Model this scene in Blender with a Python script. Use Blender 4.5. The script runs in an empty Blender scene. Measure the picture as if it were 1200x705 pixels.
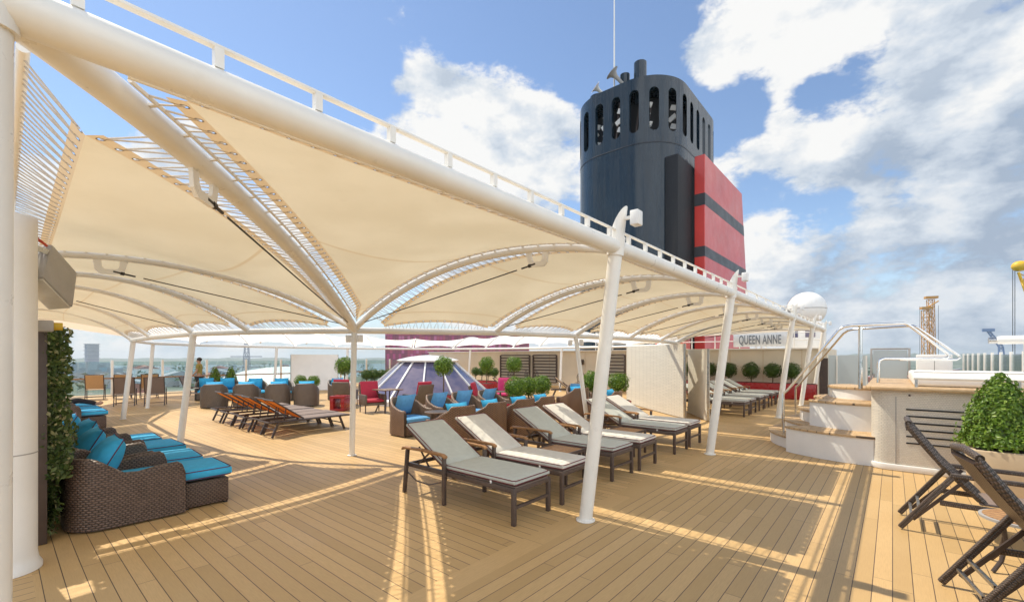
import bpy, bmesh, math, random
from mathutils import Vector, Matrix
R = math.radians
PI = math.pi
scn = bpy.context.scene
C = scn.collection

# ------------------------------------------------------------------ camera
cam_d = bpy.data.cameras.new('camera'); cam = bpy.data.objects.new('camera', cam_d); C.objects.link(cam)
cam.location = (0, 0, 1.8)
cam.rotation_euler = (R(90), 0, R(40.62))
cam_d.sensor_width = 36.0
cam_d.lens = 520 / 1200 * 36.0
cam_d.shift_y = 65.5 / 1200
cam_d.clip_end = 60000
cam_d.clip_start = 0.05
scn.camera = cam

# ------------------------------------------------------------------ world, sun, exposure
TO_SUN = Vector((-0.617, -0.066, 1.0)).normalized()
SKY_STRENGTH = 0.090
CLOUD = 5.5
UNSEEN_FILL = 2.25
w = bpy.data.worlds.new('World'); scn.world = w; w.use_nodes = True
wt = w.node_tree; wt.nodes.clear()
def wn(t, **k):
    n = wt.nodes.new(t)
    for a, b in k.items(): setattr(n, a, b)
    return n
def wl(a, b): wt.links.new(a, b)
sky = wn('ShaderNodeTexSky'); sky.sky_type = 'NISHITA'; sky.sun_disc = False
sky.sun_elevation = math.asin(TO_SUN.z); sky.sun_rotation = math.atan2(TO_SUN.x, TO_SUN.y)
sky.altitude = 40; sky.air_density = 1.0; sky.dust_density = 0.15; sky.ozone_density = 2.0
tc = wn('ShaderNodeTexCoord')
def wmath(op, a, b=None, clamp=False):
    n = wn('ShaderNodeMath'); n.operation = op; n.use_clamp = clamp
    for i, x in enumerate((a, b)):
        if x is None: continue
        if isinstance(x, (int, float)): n.inputs[i].default_value = x
        else: wl(x, n.inputs[i])
    return n.outputs[0]
def wmap(v, a, b, c=0.0, d=1.0, smooth=True):
    n = wn('ShaderNodeMapRange'); n.interpolation_type = 'SMOOTHSTEP' if smooth else 'LINEAR'
    wl(v, n.inputs['Value'])
    for k, x in zip(('From Min', 'From Max', 'To Min', 'To Max'), (a, b, c, d)): n.inputs[k].default_value = x
    return n.outputs['Result']
def skydir(az, el):
    # azimuth in degrees clockwise from the ship's axis (+Y), elevation in degrees
    return Vector((math.sin(R(az)) * math.cos(R(el)), math.cos(R(az)) * math.cos(R(el)), math.sin(R(el))))
def wnoise(vec, scale, detail, rough, dist=0.0):
    n = wn('ShaderNodeTexNoise'); n.noise_dimensions = '3D'
    wl(vec, n.inputs['Vector']); n.inputs['Scale'].default_value = scale
    n.inputs['Detail'].default_value = detail; n.inputs['Roughness'].default_value = rough
    n.inputs['Distortion'].default_value = dist
    return n.outputs['Fac']
mp = wn('ShaderNodeMapping'); wl(tc.outputs['Generated'], mp.inputs['Vector'])
mp.inputs['Scale'].default_value = (1, 1, 1.7)
mp2 = wn('ShaderNodeMapping'); wl(mp.outputs[0], mp2.inputs['Vector'])
mp2.inputs['Location'].default_value = (-0.045, -0.01, 0.085)
# banks of cloud: (azimuth, elevation, radius, weight); negative weights are gaps of blue
BANKS = [(-49, 21, 15, 1.0), (-37, 18, 14, 1.0), (-58, 17, 9, .8), (-50, 27, 8, .7), (-41, 26, 8, .6), (-32, 23, 7, .5), (-38, 8, 14, .7), (-70, 5, 16, .6), (-85, 4, 16, .5), (-30, 12, 9, .8), (-36, 15, 10, .6), (-68, 16, 15, .95), (-60, 12, 12, .6), (-78, 12, 12, .6),
         (-14, 34, 8, .8), (-6, 36, 9, .9), (-16, 31, 5, .5), (6, 33, 13, .95), (12, 24, 11, .8), (0, 21, 9, .85), (-8, 27, 4.5, .55), (-17, 21, 6, .7), (-10, 18, 7, .6),
         (-15, 12, 7, .7), (-8, 8, 10, .8), (3, 12, 11, .75), (12, 12, 13, .85), (4, 17, 8, .5), (-14, 5, 9, .5), (0, 3, 14, .55), (14, 3, 12, .55), (25, 35, 16, .9), (32, 18, 16, .8),
         (70, 25, 32, .8), (110, 30, 36, .9), (160, 25, 36, .8), (120, 5, 40, .7), (-140, 30, 30, .5), (-110, 60, 20, -.3),
         (-15.8, 27, 6, -.6), (-3.0, 26, 6, -.6), (2, 29, 6, -.3), (-4.0, 13.5, 6, -.55), (-11, 14.5, 5, -.4), (-9, 22.5, 4, .3), (-72, 34, 16, -.4), (-25, 33, 9, -.6)]
acc = None
for az, el, rad, wt_ in BANKS:
    dn = wn('ShaderNodeVectorMath'); dn.operation = 'DOT_PRODUCT'
    wl(tc.outputs['Generated'], dn.inputs[0]); dn.inputs[1].default_value = skydir(az, el)
    m = wmap(dn.outputs['Value'], math.cos(R(rad)), 1.0, 0.0, wt_)
    acc = m if acc is None else wmath('ADD', acc, m)
acc = wmath('MINIMUM', acc, 0.82)
n1 = wnoise(mp.outputs[0], 5.2, 13, 0.62, 0.0)
n2 = wnoise(mp2.outputs[0], 5.2, 7, 0.58, 0.0)
dens = wmath('ADD', wmath('MULTIPLY', acc, 0.46), wmath('ADD', wmath('MULTIPLY', wmath('SUBTRACT', n1, 0.5), 1.55), 0.47))
cover = wmap(dens, 0.62, 0.80)
relief = wmath('SUBTRACT', n1, n2)
thick = wmap(dens, 0.70, 1.15, 0.0, 1.0)
low = wn('ShaderNodeVectorMath'); low.operation = 'DOT_PRODUCT'; wl(tc.outputs['Generated'], low.inputs[0]); low.inputs[1].default_value = skydir(8, 4)
shade_bank = wmap(low.outputs['Value'], math.cos(R(24)), math.cos(R(5)), 0.0, 0.42)
lum = wmath('SUBTRACT', wmath('ADD', wmap(relief, -0.15, 0.13, 0.42, 1.22, False), wmath('MULTIPLY', thick, -0.10)), shade_bank)
cr = wn('ShaderNodeValToRGB'); wl(lum, cr.inputs['Fac'])
cr.color_ramp.elements[0].position = 0.20; cr.color_ramp.elements[0].color = (0.42, 0.51, 0.64, 1)
cr.color_ramp.elements[1].position = 0.95; cr.color_ramp.elements[1].color = (1.0, 1.0, 0.99, 1)
e = cr.color_ramp.elements.new(0.60); e.color = (0.70, 0.77, 0.86, 1)
# cloud opposite the sun, out of view, boosted as added fill for the shade
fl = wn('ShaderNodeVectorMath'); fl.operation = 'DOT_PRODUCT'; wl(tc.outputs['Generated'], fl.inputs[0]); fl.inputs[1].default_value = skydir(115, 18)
cm = wn('ShaderNodeVectorMath'); cm.operation = 'SCALE'; wl(cr.outputs['Color'], cm.inputs[0]); wl(wmap(fl.outputs['Value'], 0.0, 0.75, CLOUD, CLOUD * UNSEEN_FILL), cm.inputs['Scale'])
# deepen the blue a little (the photograph is saturated)
hs = wn('ShaderNodeHueSaturation'); wl(sky.outputs['Color'], hs.inputs['Color']); hs.inputs['Saturation'].default_value = 0.98; hs.inputs['Value'].default_value = 1.0
# pale moist air low over the water
sz = wn('ShaderNodeSeparateXYZ'); wl(tc.outputs['Generated'], sz.inputs[0])
hm = wn('ShaderNodeMix'); hm.data_type = 'RGBA'; wl(wmap(sz.outputs[2], 0.0, 0.20, 0.92, 0.0), hm.inputs['Factor'])
wl(hs.outputs['Color'], hm.inputs['A']); hm.inputs['B'].default_value = (3.6, 4.25, 4.7, 1)
mx = wn('ShaderNodeMix'); mx.data_type = 'RGBA'
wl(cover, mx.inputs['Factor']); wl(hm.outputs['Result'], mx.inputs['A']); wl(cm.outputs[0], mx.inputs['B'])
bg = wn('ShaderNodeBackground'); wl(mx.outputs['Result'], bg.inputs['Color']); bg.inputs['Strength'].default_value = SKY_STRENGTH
wo = wn('ShaderNodeOutputWorld'); wl(bg.outputs[0], wo.inputs['Surface'])

sun_d = bpy.data.lights.new('sun', 'SUN'); sun = bpy.data.objects.new('sun', sun_d); C.objects.link(sun)
sun_d.energy = 2.65; sun_d.angle = R(0.5); sun_d.color = (1.0, 0.91, 0.74)
sun.rotation_euler = TO_SUN.to_track_quat('Z', 'Y').to_euler()

scn.view_settings.view_transform = 'Standard'; scn.view_settings.look = 'None'
scn.view_settings.exposure = 0.95; scn.view_settings.gamma = 1.0
scn.render.engine = 'CYCLES'
try:
    scn.cycles.max_bounces = 10; scn.cycles.transparent_max_bounces = 16; scn.cycles.diffuse_bounces = 5
except Exception: pass

# ------------------------------------------------------------------ materials
def new_mat(name):
    m = bpy.data.materials.new(name); m.use_nodes = True
    nt = m.node_tree; nt.nodes.clear()
    return m, nt
class NT:
    def __init__(s, nt): s.nt = nt
    def n(s, t, **k):
        x = s.nt.nodes.new(t)
        for a, b in k.items(): setattr(x, a, b)
        return x
    def l(s, a, b): s.nt.links.new(a, b)
    def set(s, sock, v):
        if hasattr(v, 'is_output'): s.l(v, sock)
        else: sock.default_value = v
    def m(s, op, a, b=None, c=None, clamp=False):
        x = s.n('ShaderNodeMath'); x.operation = op; x.use_clamp = clamp
        for i, v in enumerate((a, b, c)):
            if v is not None: s.set(x.inputs[i], v)
        return x.outputs[0]
    def mix(s, f, a, b, blend='MIX'):
        x = s.n('ShaderNodeMix'); x.data_type = 'RGBA'; x.blend_type = blend
        s.set(x.inputs['Factor'], f)
        for k, v in (('A', a), ('B', b)):
            if isinstance(v, tuple) and len(v) == 3: v = (*v, 1)
            s.set(x.inputs[k], v)
        return x.outputs['Result']
    def ramp(s, v, a, b, c=0.0, d=1.0, smooth=True):
        x = s.n('ShaderNodeMapRange'); x.interpolation_type = 'SMOOTHSTEP' if smooth else 'LINEAR'
        s.set(x.inputs['Value'], v)
        for k, q in zip(('From Min', 'From Max', 'To Min', 'To Max'), (a, b, c, d)): s.set(x.inputs[k], q)
        return x.outputs['Result']
    def noise(s, vec, scale, detail=4, rough=.5):
        x = s.n('ShaderNodeTexNoise'); s.l(vec, x.inputs['Vector']); x.inputs['Scale'].default_value = scale
        x.inputs['Detail'].default_value = detail; x.inputs['Roughness'].default_value = rough
        return x.outputs['Fac']
    def bump(s, h, strength, dist=.01):
        x = s.n('ShaderNodeBump'); x.inputs['Strength'].default_value = strength; x.inputs['Distance'].default_value = dist
        s.l(h, x.inputs['Height']); return x.outputs['Normal']
    def bsdf(s, col, rough=.5, metal=0.0, normal=None, spec=.5, coat=0.0, trans=0.0):
        x = s.n('ShaderNodeBsdfPrincipled')
        if isinstance(col, tuple) and len(col) == 3: col = (*col, 1)
        s.set(x.inputs['Base Color'], col); s.set(x.inputs['Roughness'], rough); s.set(x.inputs['Metallic'], metal)
        s.set(x.inputs['Specular IOR Level'], spec); s.set(x.inputs['Coat Weight'], coat); s.set(x.inputs['Transmission Weight'], trans)
        if normal: s.l(normal, x.inputs['Normal'])
        return x.outputs[0]
    def out(s, sh):
        o = s.n('ShaderNodeOutputMaterial'); s.l(sh, o.inputs['Surface'])
    def obj(s): return s.n('ShaderNodeTexCoord').outputs['Object']
    def uv(s): return s.n('ShaderNodeTexCoord').outputs['UV']
    def sep(s, v):
        x = s.n('ShaderNodeSeparateXYZ'); s.l(v, x.inputs[0]); return x.outputs
    def comb(s, a, b, c=0.0):
        x = s.n('ShaderNodeCombineXYZ')
        for i, v in enumerate((a, b, c)): s.set(x.inputs[i], v)
        return x.outputs[0]

def pmat(name, col, rough=.5, metal=0.0, var=.12, scale=6.0, bump=0.0, bscale=60.0, spec=.5, coat=0.0, dirt=None):
    m, nt = new_mat(name); t = NT(nt); o = t.obj()
    n = t.noise(o, scale, 5, .6)
    k = t.ramp(n, .3, .7, 1 - var, 1 + var, False)
    c = t.n('ShaderNodeVectorMath'); c.operation = 'SCALE'; c.inputs[0].default_value = col; t.l(k, c.inputs['Scale'])
    colr = c.outputs[0]
    if dirt:
        d = t.noise(o, scale * .6, 8, .72)
        colr = t.mix(t.ramp(d, .56, .72, 0, dirt[1]), colr, dirt[0])
    rr = t.ramp(t.noise(o, scale * 2.3, 4, .6), .3, .7, max(0.02, rough - .08), min(1, rough + .08), False)
    nm = t.bump(t.noise(o, bscale, 3, .6), bump, .004) if bump else None
    t.out(t.bsdf(colr, rr, metal, nm, spec, coat))
    return m

M = {}
M['white_steel'] = pmat('white_painted_steel', (.80, .775, .72), .33, 0, .05, 3, .06, 30, dirt=((.62, .55, .45), .35))
M['white_paint'] = pmat('white_paint', (.79, .775, .745), .45, 0, .05, 2, .05, 40, dirt=((.6, .54, .45), .3))
M['beige_wall'] = pmat('beige_wall', (.68, .61, .49), .55, 0, .05, 1.2, .05, 30)
M['grey_plastic'] = pmat('grey_plastic', (.36, .34, .32), .5, 0, .06, 8, .05, 120)
M['cord'] = pmat('cord', (.55, .49, .42), .7, 0, .1, 60)
M['black_cable'] = pmat('black_cable', (.05, .045, .04), .45, .3, .1, 20)
M['red_cable'] = pmat('red_cable', (.55, .07, .03), .5)
M['green_cable'] = pmat('green_cable', (.05, .25, .07), .5)
M['chrome'] = pmat('polished_steel', (.72, .71, .69), .14, 1.0, .06, 9)
M['steel'] = pmat('brushed_steel', (.5, .49, .47), .3, 1.0, .08, 9)
M['dark_metal'] = pmat('dark_brown_metal', (.075, .055, .048), .42, .3, .12, 10, .05, 90)
M['frame_metal'] = pmat('bronze_frame', (.105, .075, .062), .45, .25, .15, 9, .05, 90)
M['black'] = pmat('black_interior', (.012, .012, .014), .7)
M['navy'] = pmat('navy_funnel_paint', (.008, .022, .036), .22, 0, .3, .5, .05, 2.2, .35, .18, dirt=((.03, .035, .04), .5))
def plated(name, a, b, rough, soot):
    m, nt = new_mat(name); t = NT(nt); o = t.obj(); s = t.sep(o)
    st = t.n('ShaderNodeMapping'); t.l(o, st.inputs[0]); st.inputs['Scale'].default_value = (1.6, 1.6, .12)
    streak = t.noise(st.outputs[0], 2.2, 6, .65); big = t.noise(o, .35, 5, .6)
    seam = t.m('LESS_THAN', t.m('ABSOLUTE', t.m('SUBTRACT', t.m('FRACT', t.m('DIVIDE', s[2], 2.75)), .5)), .005)
    col = t.mix(t.ramp(big, .35, .7), a, b); col = t.mix(t.ramp(streak, .52, .75, 0, .55), col, soot); col = t.mix(t.m('MULTIPLY', seam, .5), col, tuple(c * .4 for c in a))
    h = t.m('ADD', t.noise(o, .8, 3, .5), t.m('MULTIPLY', seam, .25))
    t.out(t.bsdf(col, t.ramp(streak, .4, .7, rough, rough + .2, False), 0, t.bump(h, .12, .05), .4, .15)); return m
M['navy'] = plated('navy_funnel_plates', (.006, .019, .034), (.011, .027, .044), .2, (.030, .034, .038))
M['red_paint'] = plated('red_funnel_plates', (.60, .045, .018), (.66, .06, .026), .40, (.42, .06, .04))
M['navy_dark'] = pmat('dark_navy_paint', (.008, .012, .02), .35, 0, .2, .6, .03, 3)
M['red_paint'] = pmat('red_funnel_paint', (.62, .045, .032), .36, 0, .1, .4, .05, 1.6, .7, .35, dirt=((.48, .06, .045), .5))
M['red_planter'] = pmat('red_lacquer', (.30, .012, .014), .3, 0, .12, 4, 0)
M['red_cushion'] = pmat('red_cushion', (.42, .025, .05), .85, 0, .1, 20, .15, 400)
M['pink_cushion'] = pmat('pink_cushion', (.5, .03, .13), .85, 0, .1, 20, .15, 400)
M['blue_cushion'] = pmat('blue_cushion', (.045, .41, .70), .85, 0, .1, 14, .2, 500)
M['pale_blue_cushion'] = pmat('faded_blue_cushion', (.13, .36, .60), .85, 0, .12, 14, .2, 500)
M['piping'] = pmat('dark_piping', (.11, .025, .07), .7)
M['red_piping'] = pmat('maroon_piping', (.16, .03, .035), .7)
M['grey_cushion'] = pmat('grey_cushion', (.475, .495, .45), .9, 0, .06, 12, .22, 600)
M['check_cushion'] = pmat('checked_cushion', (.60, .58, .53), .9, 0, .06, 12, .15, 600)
m, nt = new_mat('orange_sling'); t = NT(nt); n_ = t.noise(t.obj(), 30, 4, .6); cc_ = t.mix(n_, (.40, .17, .05), (.50, .23, .07))
d_ = t.n('ShaderNodeBsdfDiffuse'); t.l(cc_, d_.inputs['Color']); tl_ = t.n('ShaderNodeBsdfTranslucent'); tl_.inputs['Color'].default_value = (.30, .13, .03, 1)
ad_ = t.n('ShaderNodeAddShader'); t.l(d_.outputs[0], ad_.inputs[0]); t.l(tl_.outputs[0], ad_.inputs[1]); t.out(ad_.outputs[0]); M['orange_sling'] = m
M['brown_sling'] = pmat('brown_sling', (.21, .15, .12), .75, 0, .1, 30, .2, 500)
M['tan_sling'] = pmat('tan_sling', (.42, .26, .13), .75, 0, .1, 30, .2, 500)
M['soil'] = pmat('soil', (.05, .035, .02), .95, 0, .3, 30, .5, 80)
M['bark'] = pmat('bark', (.12, .075, .04), .9, 0, .3, 20, .5, 60)
M['planter_beige'] = pmat('beige_planter', (.55, .42, .27), .7, 0, .08, 6, .2, 60)
M['skin'] = pmat('skin', (.42, .24, .16), .55)
M['hair'] = pmat('hair', (.03, .02, .015), .6)
M['olive_cloth'] = pmat('olive_cloth', (.30, .24, .06), .85)
M['dark_cloth'] = pmat('dark_cloth', (.025, .022, .028), .85)
M['crane_orange'] = pmat('crane_orange', (.55, .27, .06), .5)
M['crane_yellow'] = pmat('crane_yellow', (.75, .45, .02), .5)
M['crane_blue'] = pmat('crane_blue', (.12, .2, .38), .5)
M['concrete'] = pmat('pale_concrete', (.45, .47, .48), .8, 0, .1, .05)
M['grey_building'] = pmat('grey_building', (.36, .38, .42), .8, 0, .1, .05)
M['brick'] = pmat('red_roof', (.35, .13, .09), .8, 0, .15, .05)
M['green_far'] = pmat('far_trees', (.07, .11, .05), .9, 0, .35, .02)
M['yellow_plastic'] = pmat('yellow_plastic', (.6, .4, .03), .5)
M['sign_grey'] = pmat('sign_letters', (.22, .25, .28), .4)
M['pale_panel'] = pmat('pale_panel', (.78, .80, .80), .4)
M['lens'] = pmat('lamp_glass', (.55, .53, .48), .15)
M['mosaic'] = None

# teak
m, nt = new_mat('teak'); t = NT(nt); o = t.obj()
mpn = t.n('ShaderNodeMapping'); t.l(o, mpn.inputs[0]); mpn.inputs['Scale'].default_value = (3, 3, 30)
g = t.noise(mpn.outputs[0], 6, 6, .65)
t.out(t.bsdf(t.mix(t.ramp(g, .35, .65), (.22, .10, .035), (.40, .21, .085)), .5, 0, t.bump(g, .15, .003)))
M['teak'] = m
m, nt = new_mat('pale_teak'); t = NT(nt); o = t.obj()
mpn = t.n('ShaderNodeMapping'); t.l(o, mpn.inputs[0]); mpn.inputs['Scale'].default_value = (2, 2, 20)
g = t.noise(mpn.outputs[0], 6, 6, .65); sx = t.sep(o)
gr = t.m('LESS_THAN', t.m('FRACT', t.m('DIVIDE', sx[1], .06)), .07)
t.out(t.bsdf(t.mix(gr, t.mix(t.ramp(g, .35, .65), (.42, .27, .13), (.60, .42, .24)), (.09, .06, .04)), .55, 0, t.bump(g, .12, .003)))
M['pale_teak'] = m
# slatted table top
m, nt = new_mat('slatted_teak'); t = NT(nt); o = t.obj(); sx = t.sep(o)
fr = t.m('FRACT', t.m('DIVIDE', sx[1], .07)); gap = t.m('LESS_THAN', fr, .09)
g = t.noise(o, 40, 5, .6)
t.out(t.bsdf(t.mix(gap, t.mix(t.ramp(g, .3, .7), (.30, .14, .05), (.46, .25, .10)), (.02, .015, .01)), .5))
M['slat_teak'] = m

# deck boards, along Y or X
def deck_mat(name, along, W=.122, L=2.6):
    m, nt = new_mat(name); t = NT(nt); o = t.obj(); s = t.sep(o)
    a, b = (s[1], s[0]) if along == 'Y' else (s[0], s[1])
    row = t.m('DIVIDE', b, W); rid = t.m('FLOOR', row); rf = t.m('FRACT', row)
    wnz = t.n('ShaderNodeTexWhiteNoise'); wnz.noise_dimensions = '1D'; t.l(rid, wnz.inputs['W'])
    col = t.m('ADD', t.m('DIVIDE', a, L), t.m('MULTIPLY', wnz.outputs['Value'], 7.3)); cid = t.m('FLOOR', col); cf = t.m('FRACT', col)
    wn2 = t.n('ShaderNodeTexWhiteNoise'); wn2.noise_dimensions = '2D'; t.l(t.comb(rid, cid), wn2.inputs['Vector'])
    gl = t.m('ADD', t.m('LESS_THAN', rf, .024), t.m('GREATER_THAN', rf, .976), clamp=True)
    gj = t.m('LESS_THAN', cf, .0019)
    gap = t.m('MAXIMUM', gl, t.m('MULTIPLY', gj, .8))
    mpn = t.n('ShaderNodeMapping'); t.l(t.comb(a, b), mpn.inputs[0]); mpn.inputs['Scale'].default_value = (1.5, 28, 1)
    grain = t.noise(mpn.outputs[0], 5, 6, .7)
    big = t.noise(o, .55, 5, .6)
    spot = t.noise(o, 5.5, 7, .75)
    base = t.mix(t.m('MULTIPLY', wn2.outputs['Value'], 1.0), (.49, .315, .132), (.635, .415, .188))
    base = t.mix(t.ramp(grain, .3, .7, 0, .55), base, (.42, .265, .115))
    base = t.mix(t.ramp(big, .4, .7, 0, .35), base, (.60, .425, .225))
    base = t.mix(t.ramp(spot, .60, .74, 0, .22), base, (.38, .235, .115))
    colr = t.mix(gap, base, (.095, .062, .042))
    rough = t.ramp(big, .3, .7, .42, .62, False)
    h = t.m('ADD', t.m('MULTIPLY', gap, -1.0), t.m('MULTIPLY', grain, .12))
    t.out(t.bsdf(colr, rough, 0, t.bump(h, .35, .004), .35))
    return m
M['deck_y'] = deck_mat('deck_boards_fore_aft', 'Y')
M['deck_x'] = deck_mat('deck_boards_athwart', 'X')
M['deck_border'] = deck_mat('deck_margin_board', 'Y', 40.0, 1.9)

# wicker (UV in metres)
def wicker(name, c1, c2, bw=.034, rh=.0125):
    m, nt = new_mat(name); t = NT(nt); u = t.sep(t.uv())
    vr = t.m('DIVIDE', u[1], rh); row = t.m('FLOOR', vr); par = t.m('MULTIPLY', t.m('MODULO', t.m('ABSOLUTE', row), 2.0), .5)
    a = t.m('ABSOLUTE', t.m('SINE', t.m('MULTIPLY', t.m('ADD', t.m('DIVIDE', u[0], bw), par), PI)))
    b = t.m('SINE', t.m('MULTIPLY', t.m('FRACT', vr), PI)); h = t.m('MULTIPLY', t.m('POWER', a, .6), t.m('POWER', b, .5))
    n = t.noise(t.obj(), 7, 5, .6); n2 = t.noise(t.obj(), 60, 3, .6)
    dark = tuple(c * .22 for c in c1)
    col = t.mix(t.ramp(h, .15, .85), dark, t.mix(t.ramp(n2, .3, .7), c1, c2)); col = t.mix(t.ramp(n, .4, .75, 0, .25), col, c2)
    t.out(t.bsdf(col, .40, 0, t.bump(h, .8, .007), .55))
    return m
M['wicker'] = wicker('dark_wicker', (.085, .050, .036), (.18, .118, .088), .044, .023)
M['wicker_brown'] = wicker('brown_wicker', (.20, .105, .050), (.30, .165, .085), .06, .022)
M['wicker_far'] = wicker('taupe_wicker', (.13, .09, .06), (.20, .145, .10), .06, .022)
M['wicker_rail'] = wicker('twisted_wicker', (.06, .04, .03), (.16, .115, .09), .016, .03)

# sail cloth (UV in metres along seam direction / 0..1 along span in v)
m, nt = new_mat('sail_cloth'); t = NT(nt); u = t.sep(t.uv())
seam = t.m('LESS_THAN', t.m('ABSOLUTE', t.m('SUBTRACT', t.m('FRACT', t.m('ADD', t.m('MULTIPLY', u[1], 2.0), .32)), .5)), .011)
n = t.noise(t.obj(), .9, 6, .6); n2 = t.noise(t.obj(), 4.5, 5, .7)
refl = t.mix(t.ramp(n2, .55, .75, 0, .4), (.52, .46, .36), (.45, .39, .29))
tr = t.mix(t.ramp(n, .35, .7), (.25, .224, .165), (.205, .182, .130))
tr = t.mix(t.m('MULTIPLY', seam, .85), tr, (.20, .15, .09)); refl = t.mix(t.m('MULTIPLY', seam, .35), refl, (.42, .36, .26))
d = t.n('ShaderNodeBsdfDiffuse'); t.l(refl, d.inputs['Color']); nb = t.bump(t.noise(t.obj(), 2.2, 5, .6), .12, .03); t.l(nb, d.inputs['Normal'])
tl = t.n('ShaderNodeBsdfTranslucent'); t.l(tr, tl.inputs['Color'])
ad = t.n('ShaderNodeAddShader'); t.l(d.outputs[0], ad.inputs[0]); t.l(tl.outputs[0], ad.inputs[1])
t.out(ad.outputs[0]); M['sail'] = m
# far white sails
m, nt = new_mat('white_sail'); t = NT(nt)
d = t.n('ShaderNodeBsdfDiffuse'); d.inputs['Color'].default_value = (.78, .76, .72, 1)
tl = t.n('ShaderNodeBsdfTranslucent'); tl.inputs['Color'].default_value = (.25, .23, .2, 1)
ad = t.n('ShaderNodeAddShader'); t.l(d.outputs[0], ad.inputs[0]); t.l(tl.outputs[0], ad.inputs[1])
t.out(ad.outputs[0]); M['white_sail'] = m
# hem with eyelets: u metres along the edge, v 0..1 across
m, nt = new_mat('sail_hem'); t = NT(nt); u = t.sep(t.uv())
EYE = .13
du = t.m('MULTIPLY', t.m('SUBTRACT', t.m('FRACT', t.m('DIVIDE', u[0], EYE)), .5), EYE)
dv = t.m('MULTIPLY', t.m('SUBTRACT', u[1], .42), .085)
dd = t.m('SQRT', t.m('ADD', t.m('MULTIPLY', du, du), t.m('MULTIPLY', dv, dv)))
hole = t.m('LESS_THAN', dd, .0135); ring = t.m('LESS_THAN', dd, .021)
d = t.n('ShaderNodeBsdfDiffuse'); t.l(t.mix(ring, (.55, .47, .36), (.30, .27, .24)), d.inputs['Color'])
tl = t.n('ShaderNodeBsdfTranslucent'); t.l(t.mix(ring, (.17, .125, .075), (.0, .0, .0)), tl.inputs['Color'])
ad = t.n('ShaderNodeAddShader'); t.l(d.outputs[0], ad.inputs[0]); t.l(tl.outputs[0], ad.inputs[1])
tp = t.n('ShaderNodeBsdfTransparent'); mxs = t.n('ShaderNodeMixShader'); t.l(hole, mxs.inputs[0]); t.l(ad.outputs[0], mxs.inputs[1]); t.l(tp.outputs[0], mxs.inputs[2])
t.out(mxs.outputs[0]); M['hem'] = m

# mosaic tile
def mosaic(name, col, sc=.02, bump=.5):
    m, nt = new_mat(name); t = NT(nt); o = t.obj(); s = t.sep(o)
    along = t.m('ADD', s[0], t.m('MULTIPLY', s[1], .93))
    b = t.n('ShaderNodeTexBrick'); t.l(t.comb(along, s[2]), b.inputs['Vector']); b.offset = 0.5
    for k, v in (('Scale', 1.0), ('Mortar Size', .003), ('Mortar Smooth', .4), ('Brick Width', sc), ('Row Height', sc * .9), ('Bias', 0.0)): b.inputs[k].default_value = v
    b.inputs['Color1'].default_value = (*col, 1); b.inputs['Color2'].default_value = (*[c * .9 for c in col], 1); b.inputs['Mortar'].default_value = (*[c * .74 for c in col], 1)
    n = t.noise(o, 9, 5, .65)
    t.out(t.bsdf(t.mix(t.ramp(n, .4, .75, 0, .3), b.outputs['Color'], tuple(c * .8 for c in col)), .35, 0, t.bump(t.m('SUBTRACT', 1.0, b.outputs['Fac']), bump, .004)))
    return m
M['mosaic'] = mosaic('mosaic_tile', (.76, .70, .60), .030, 1.0)
M['screen_tile'] = mosaic('screen_tile', (.70, .66, .56), .05, .3)

# leaves, with a value of its own for each leaf
def leafmat(name, a, b, c):
    m, nt = new_mat(name); t = NT(nt)
    rnd = t.n('ShaderNodeNewGeometry').outputs['Random Per Island']
    col = t.mix(rnd, a, b); col = t.mix(t.ramp(rnd, .86, .9), col, c)
    p = t.bsdf(col, .42, 0, None, .4)
    tl = t.n('ShaderNodeBsdfTranslucent'); t.l(t.mix(.5, col, (.10, .16, .01)), tl.inputs['Color'])
    ms = t.n('ShaderNodeMixShader'); ms.inputs[0].default_value = .32; t.l(p, ms.inputs[1]); t.l(tl.outputs[0], ms.inputs[2])
    t.out(ms.outputs[0]); return m
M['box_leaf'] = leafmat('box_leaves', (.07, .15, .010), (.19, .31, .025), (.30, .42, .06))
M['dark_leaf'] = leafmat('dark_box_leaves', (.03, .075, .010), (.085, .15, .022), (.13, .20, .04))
M['ivy_leaf'] = leafmat('ivy_leaves', (.035, .075, .014), (.13, .17, .05), (.40, .38, .20))
# glass
def glassmat(name, tint, trans=.85, rough=.02):
    m, nt = new_mat(name); t = NT(nt)
    fr = t.n('ShaderNodeFresnel'); fr.inputs['IOR'].default_value = 1.45
    tp = t.n('ShaderNodeBsdfTransparent'); tp.inputs['Color'].default_value = (*tint, 1)
    gl = t.n('ShaderNodeBsdfGlossy'); gl.inputs['Roughness'].default_value = rough
    ms = t.n('ShaderNodeMixShader'); t.l(t.m('ADD', t.m('MULTIPLY', fr.outputs[0], .8), 1 - trans, clamp=True), ms.inputs[0])
    t.l(tp.outputs[0], ms.inputs[1]); t.l(gl.outputs[0], ms.inputs[2]); t.out(ms.outputs[0]); return m
M['glass'] = glassmat('clear_glass', (.86, .93, .93), .95)
m, nt = new_mat('frosted_glass'); t = NT(nt); t.out(t.bsdf((.50, .56, .57), .3, 0, None, .5)); M['frost'] = m
m, nt = new_mat('skylight_glass'); t = NT(nt); n = t.noise(t.obj(), .9, 4, .6)
t.out(t.bsdf(t.mix(t.ramp(n, .35, .7), (.085, .083, .155), (.20, .165, .215)), .12, 0, None, .6, .4)); M['sky_glass'] = m
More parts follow.
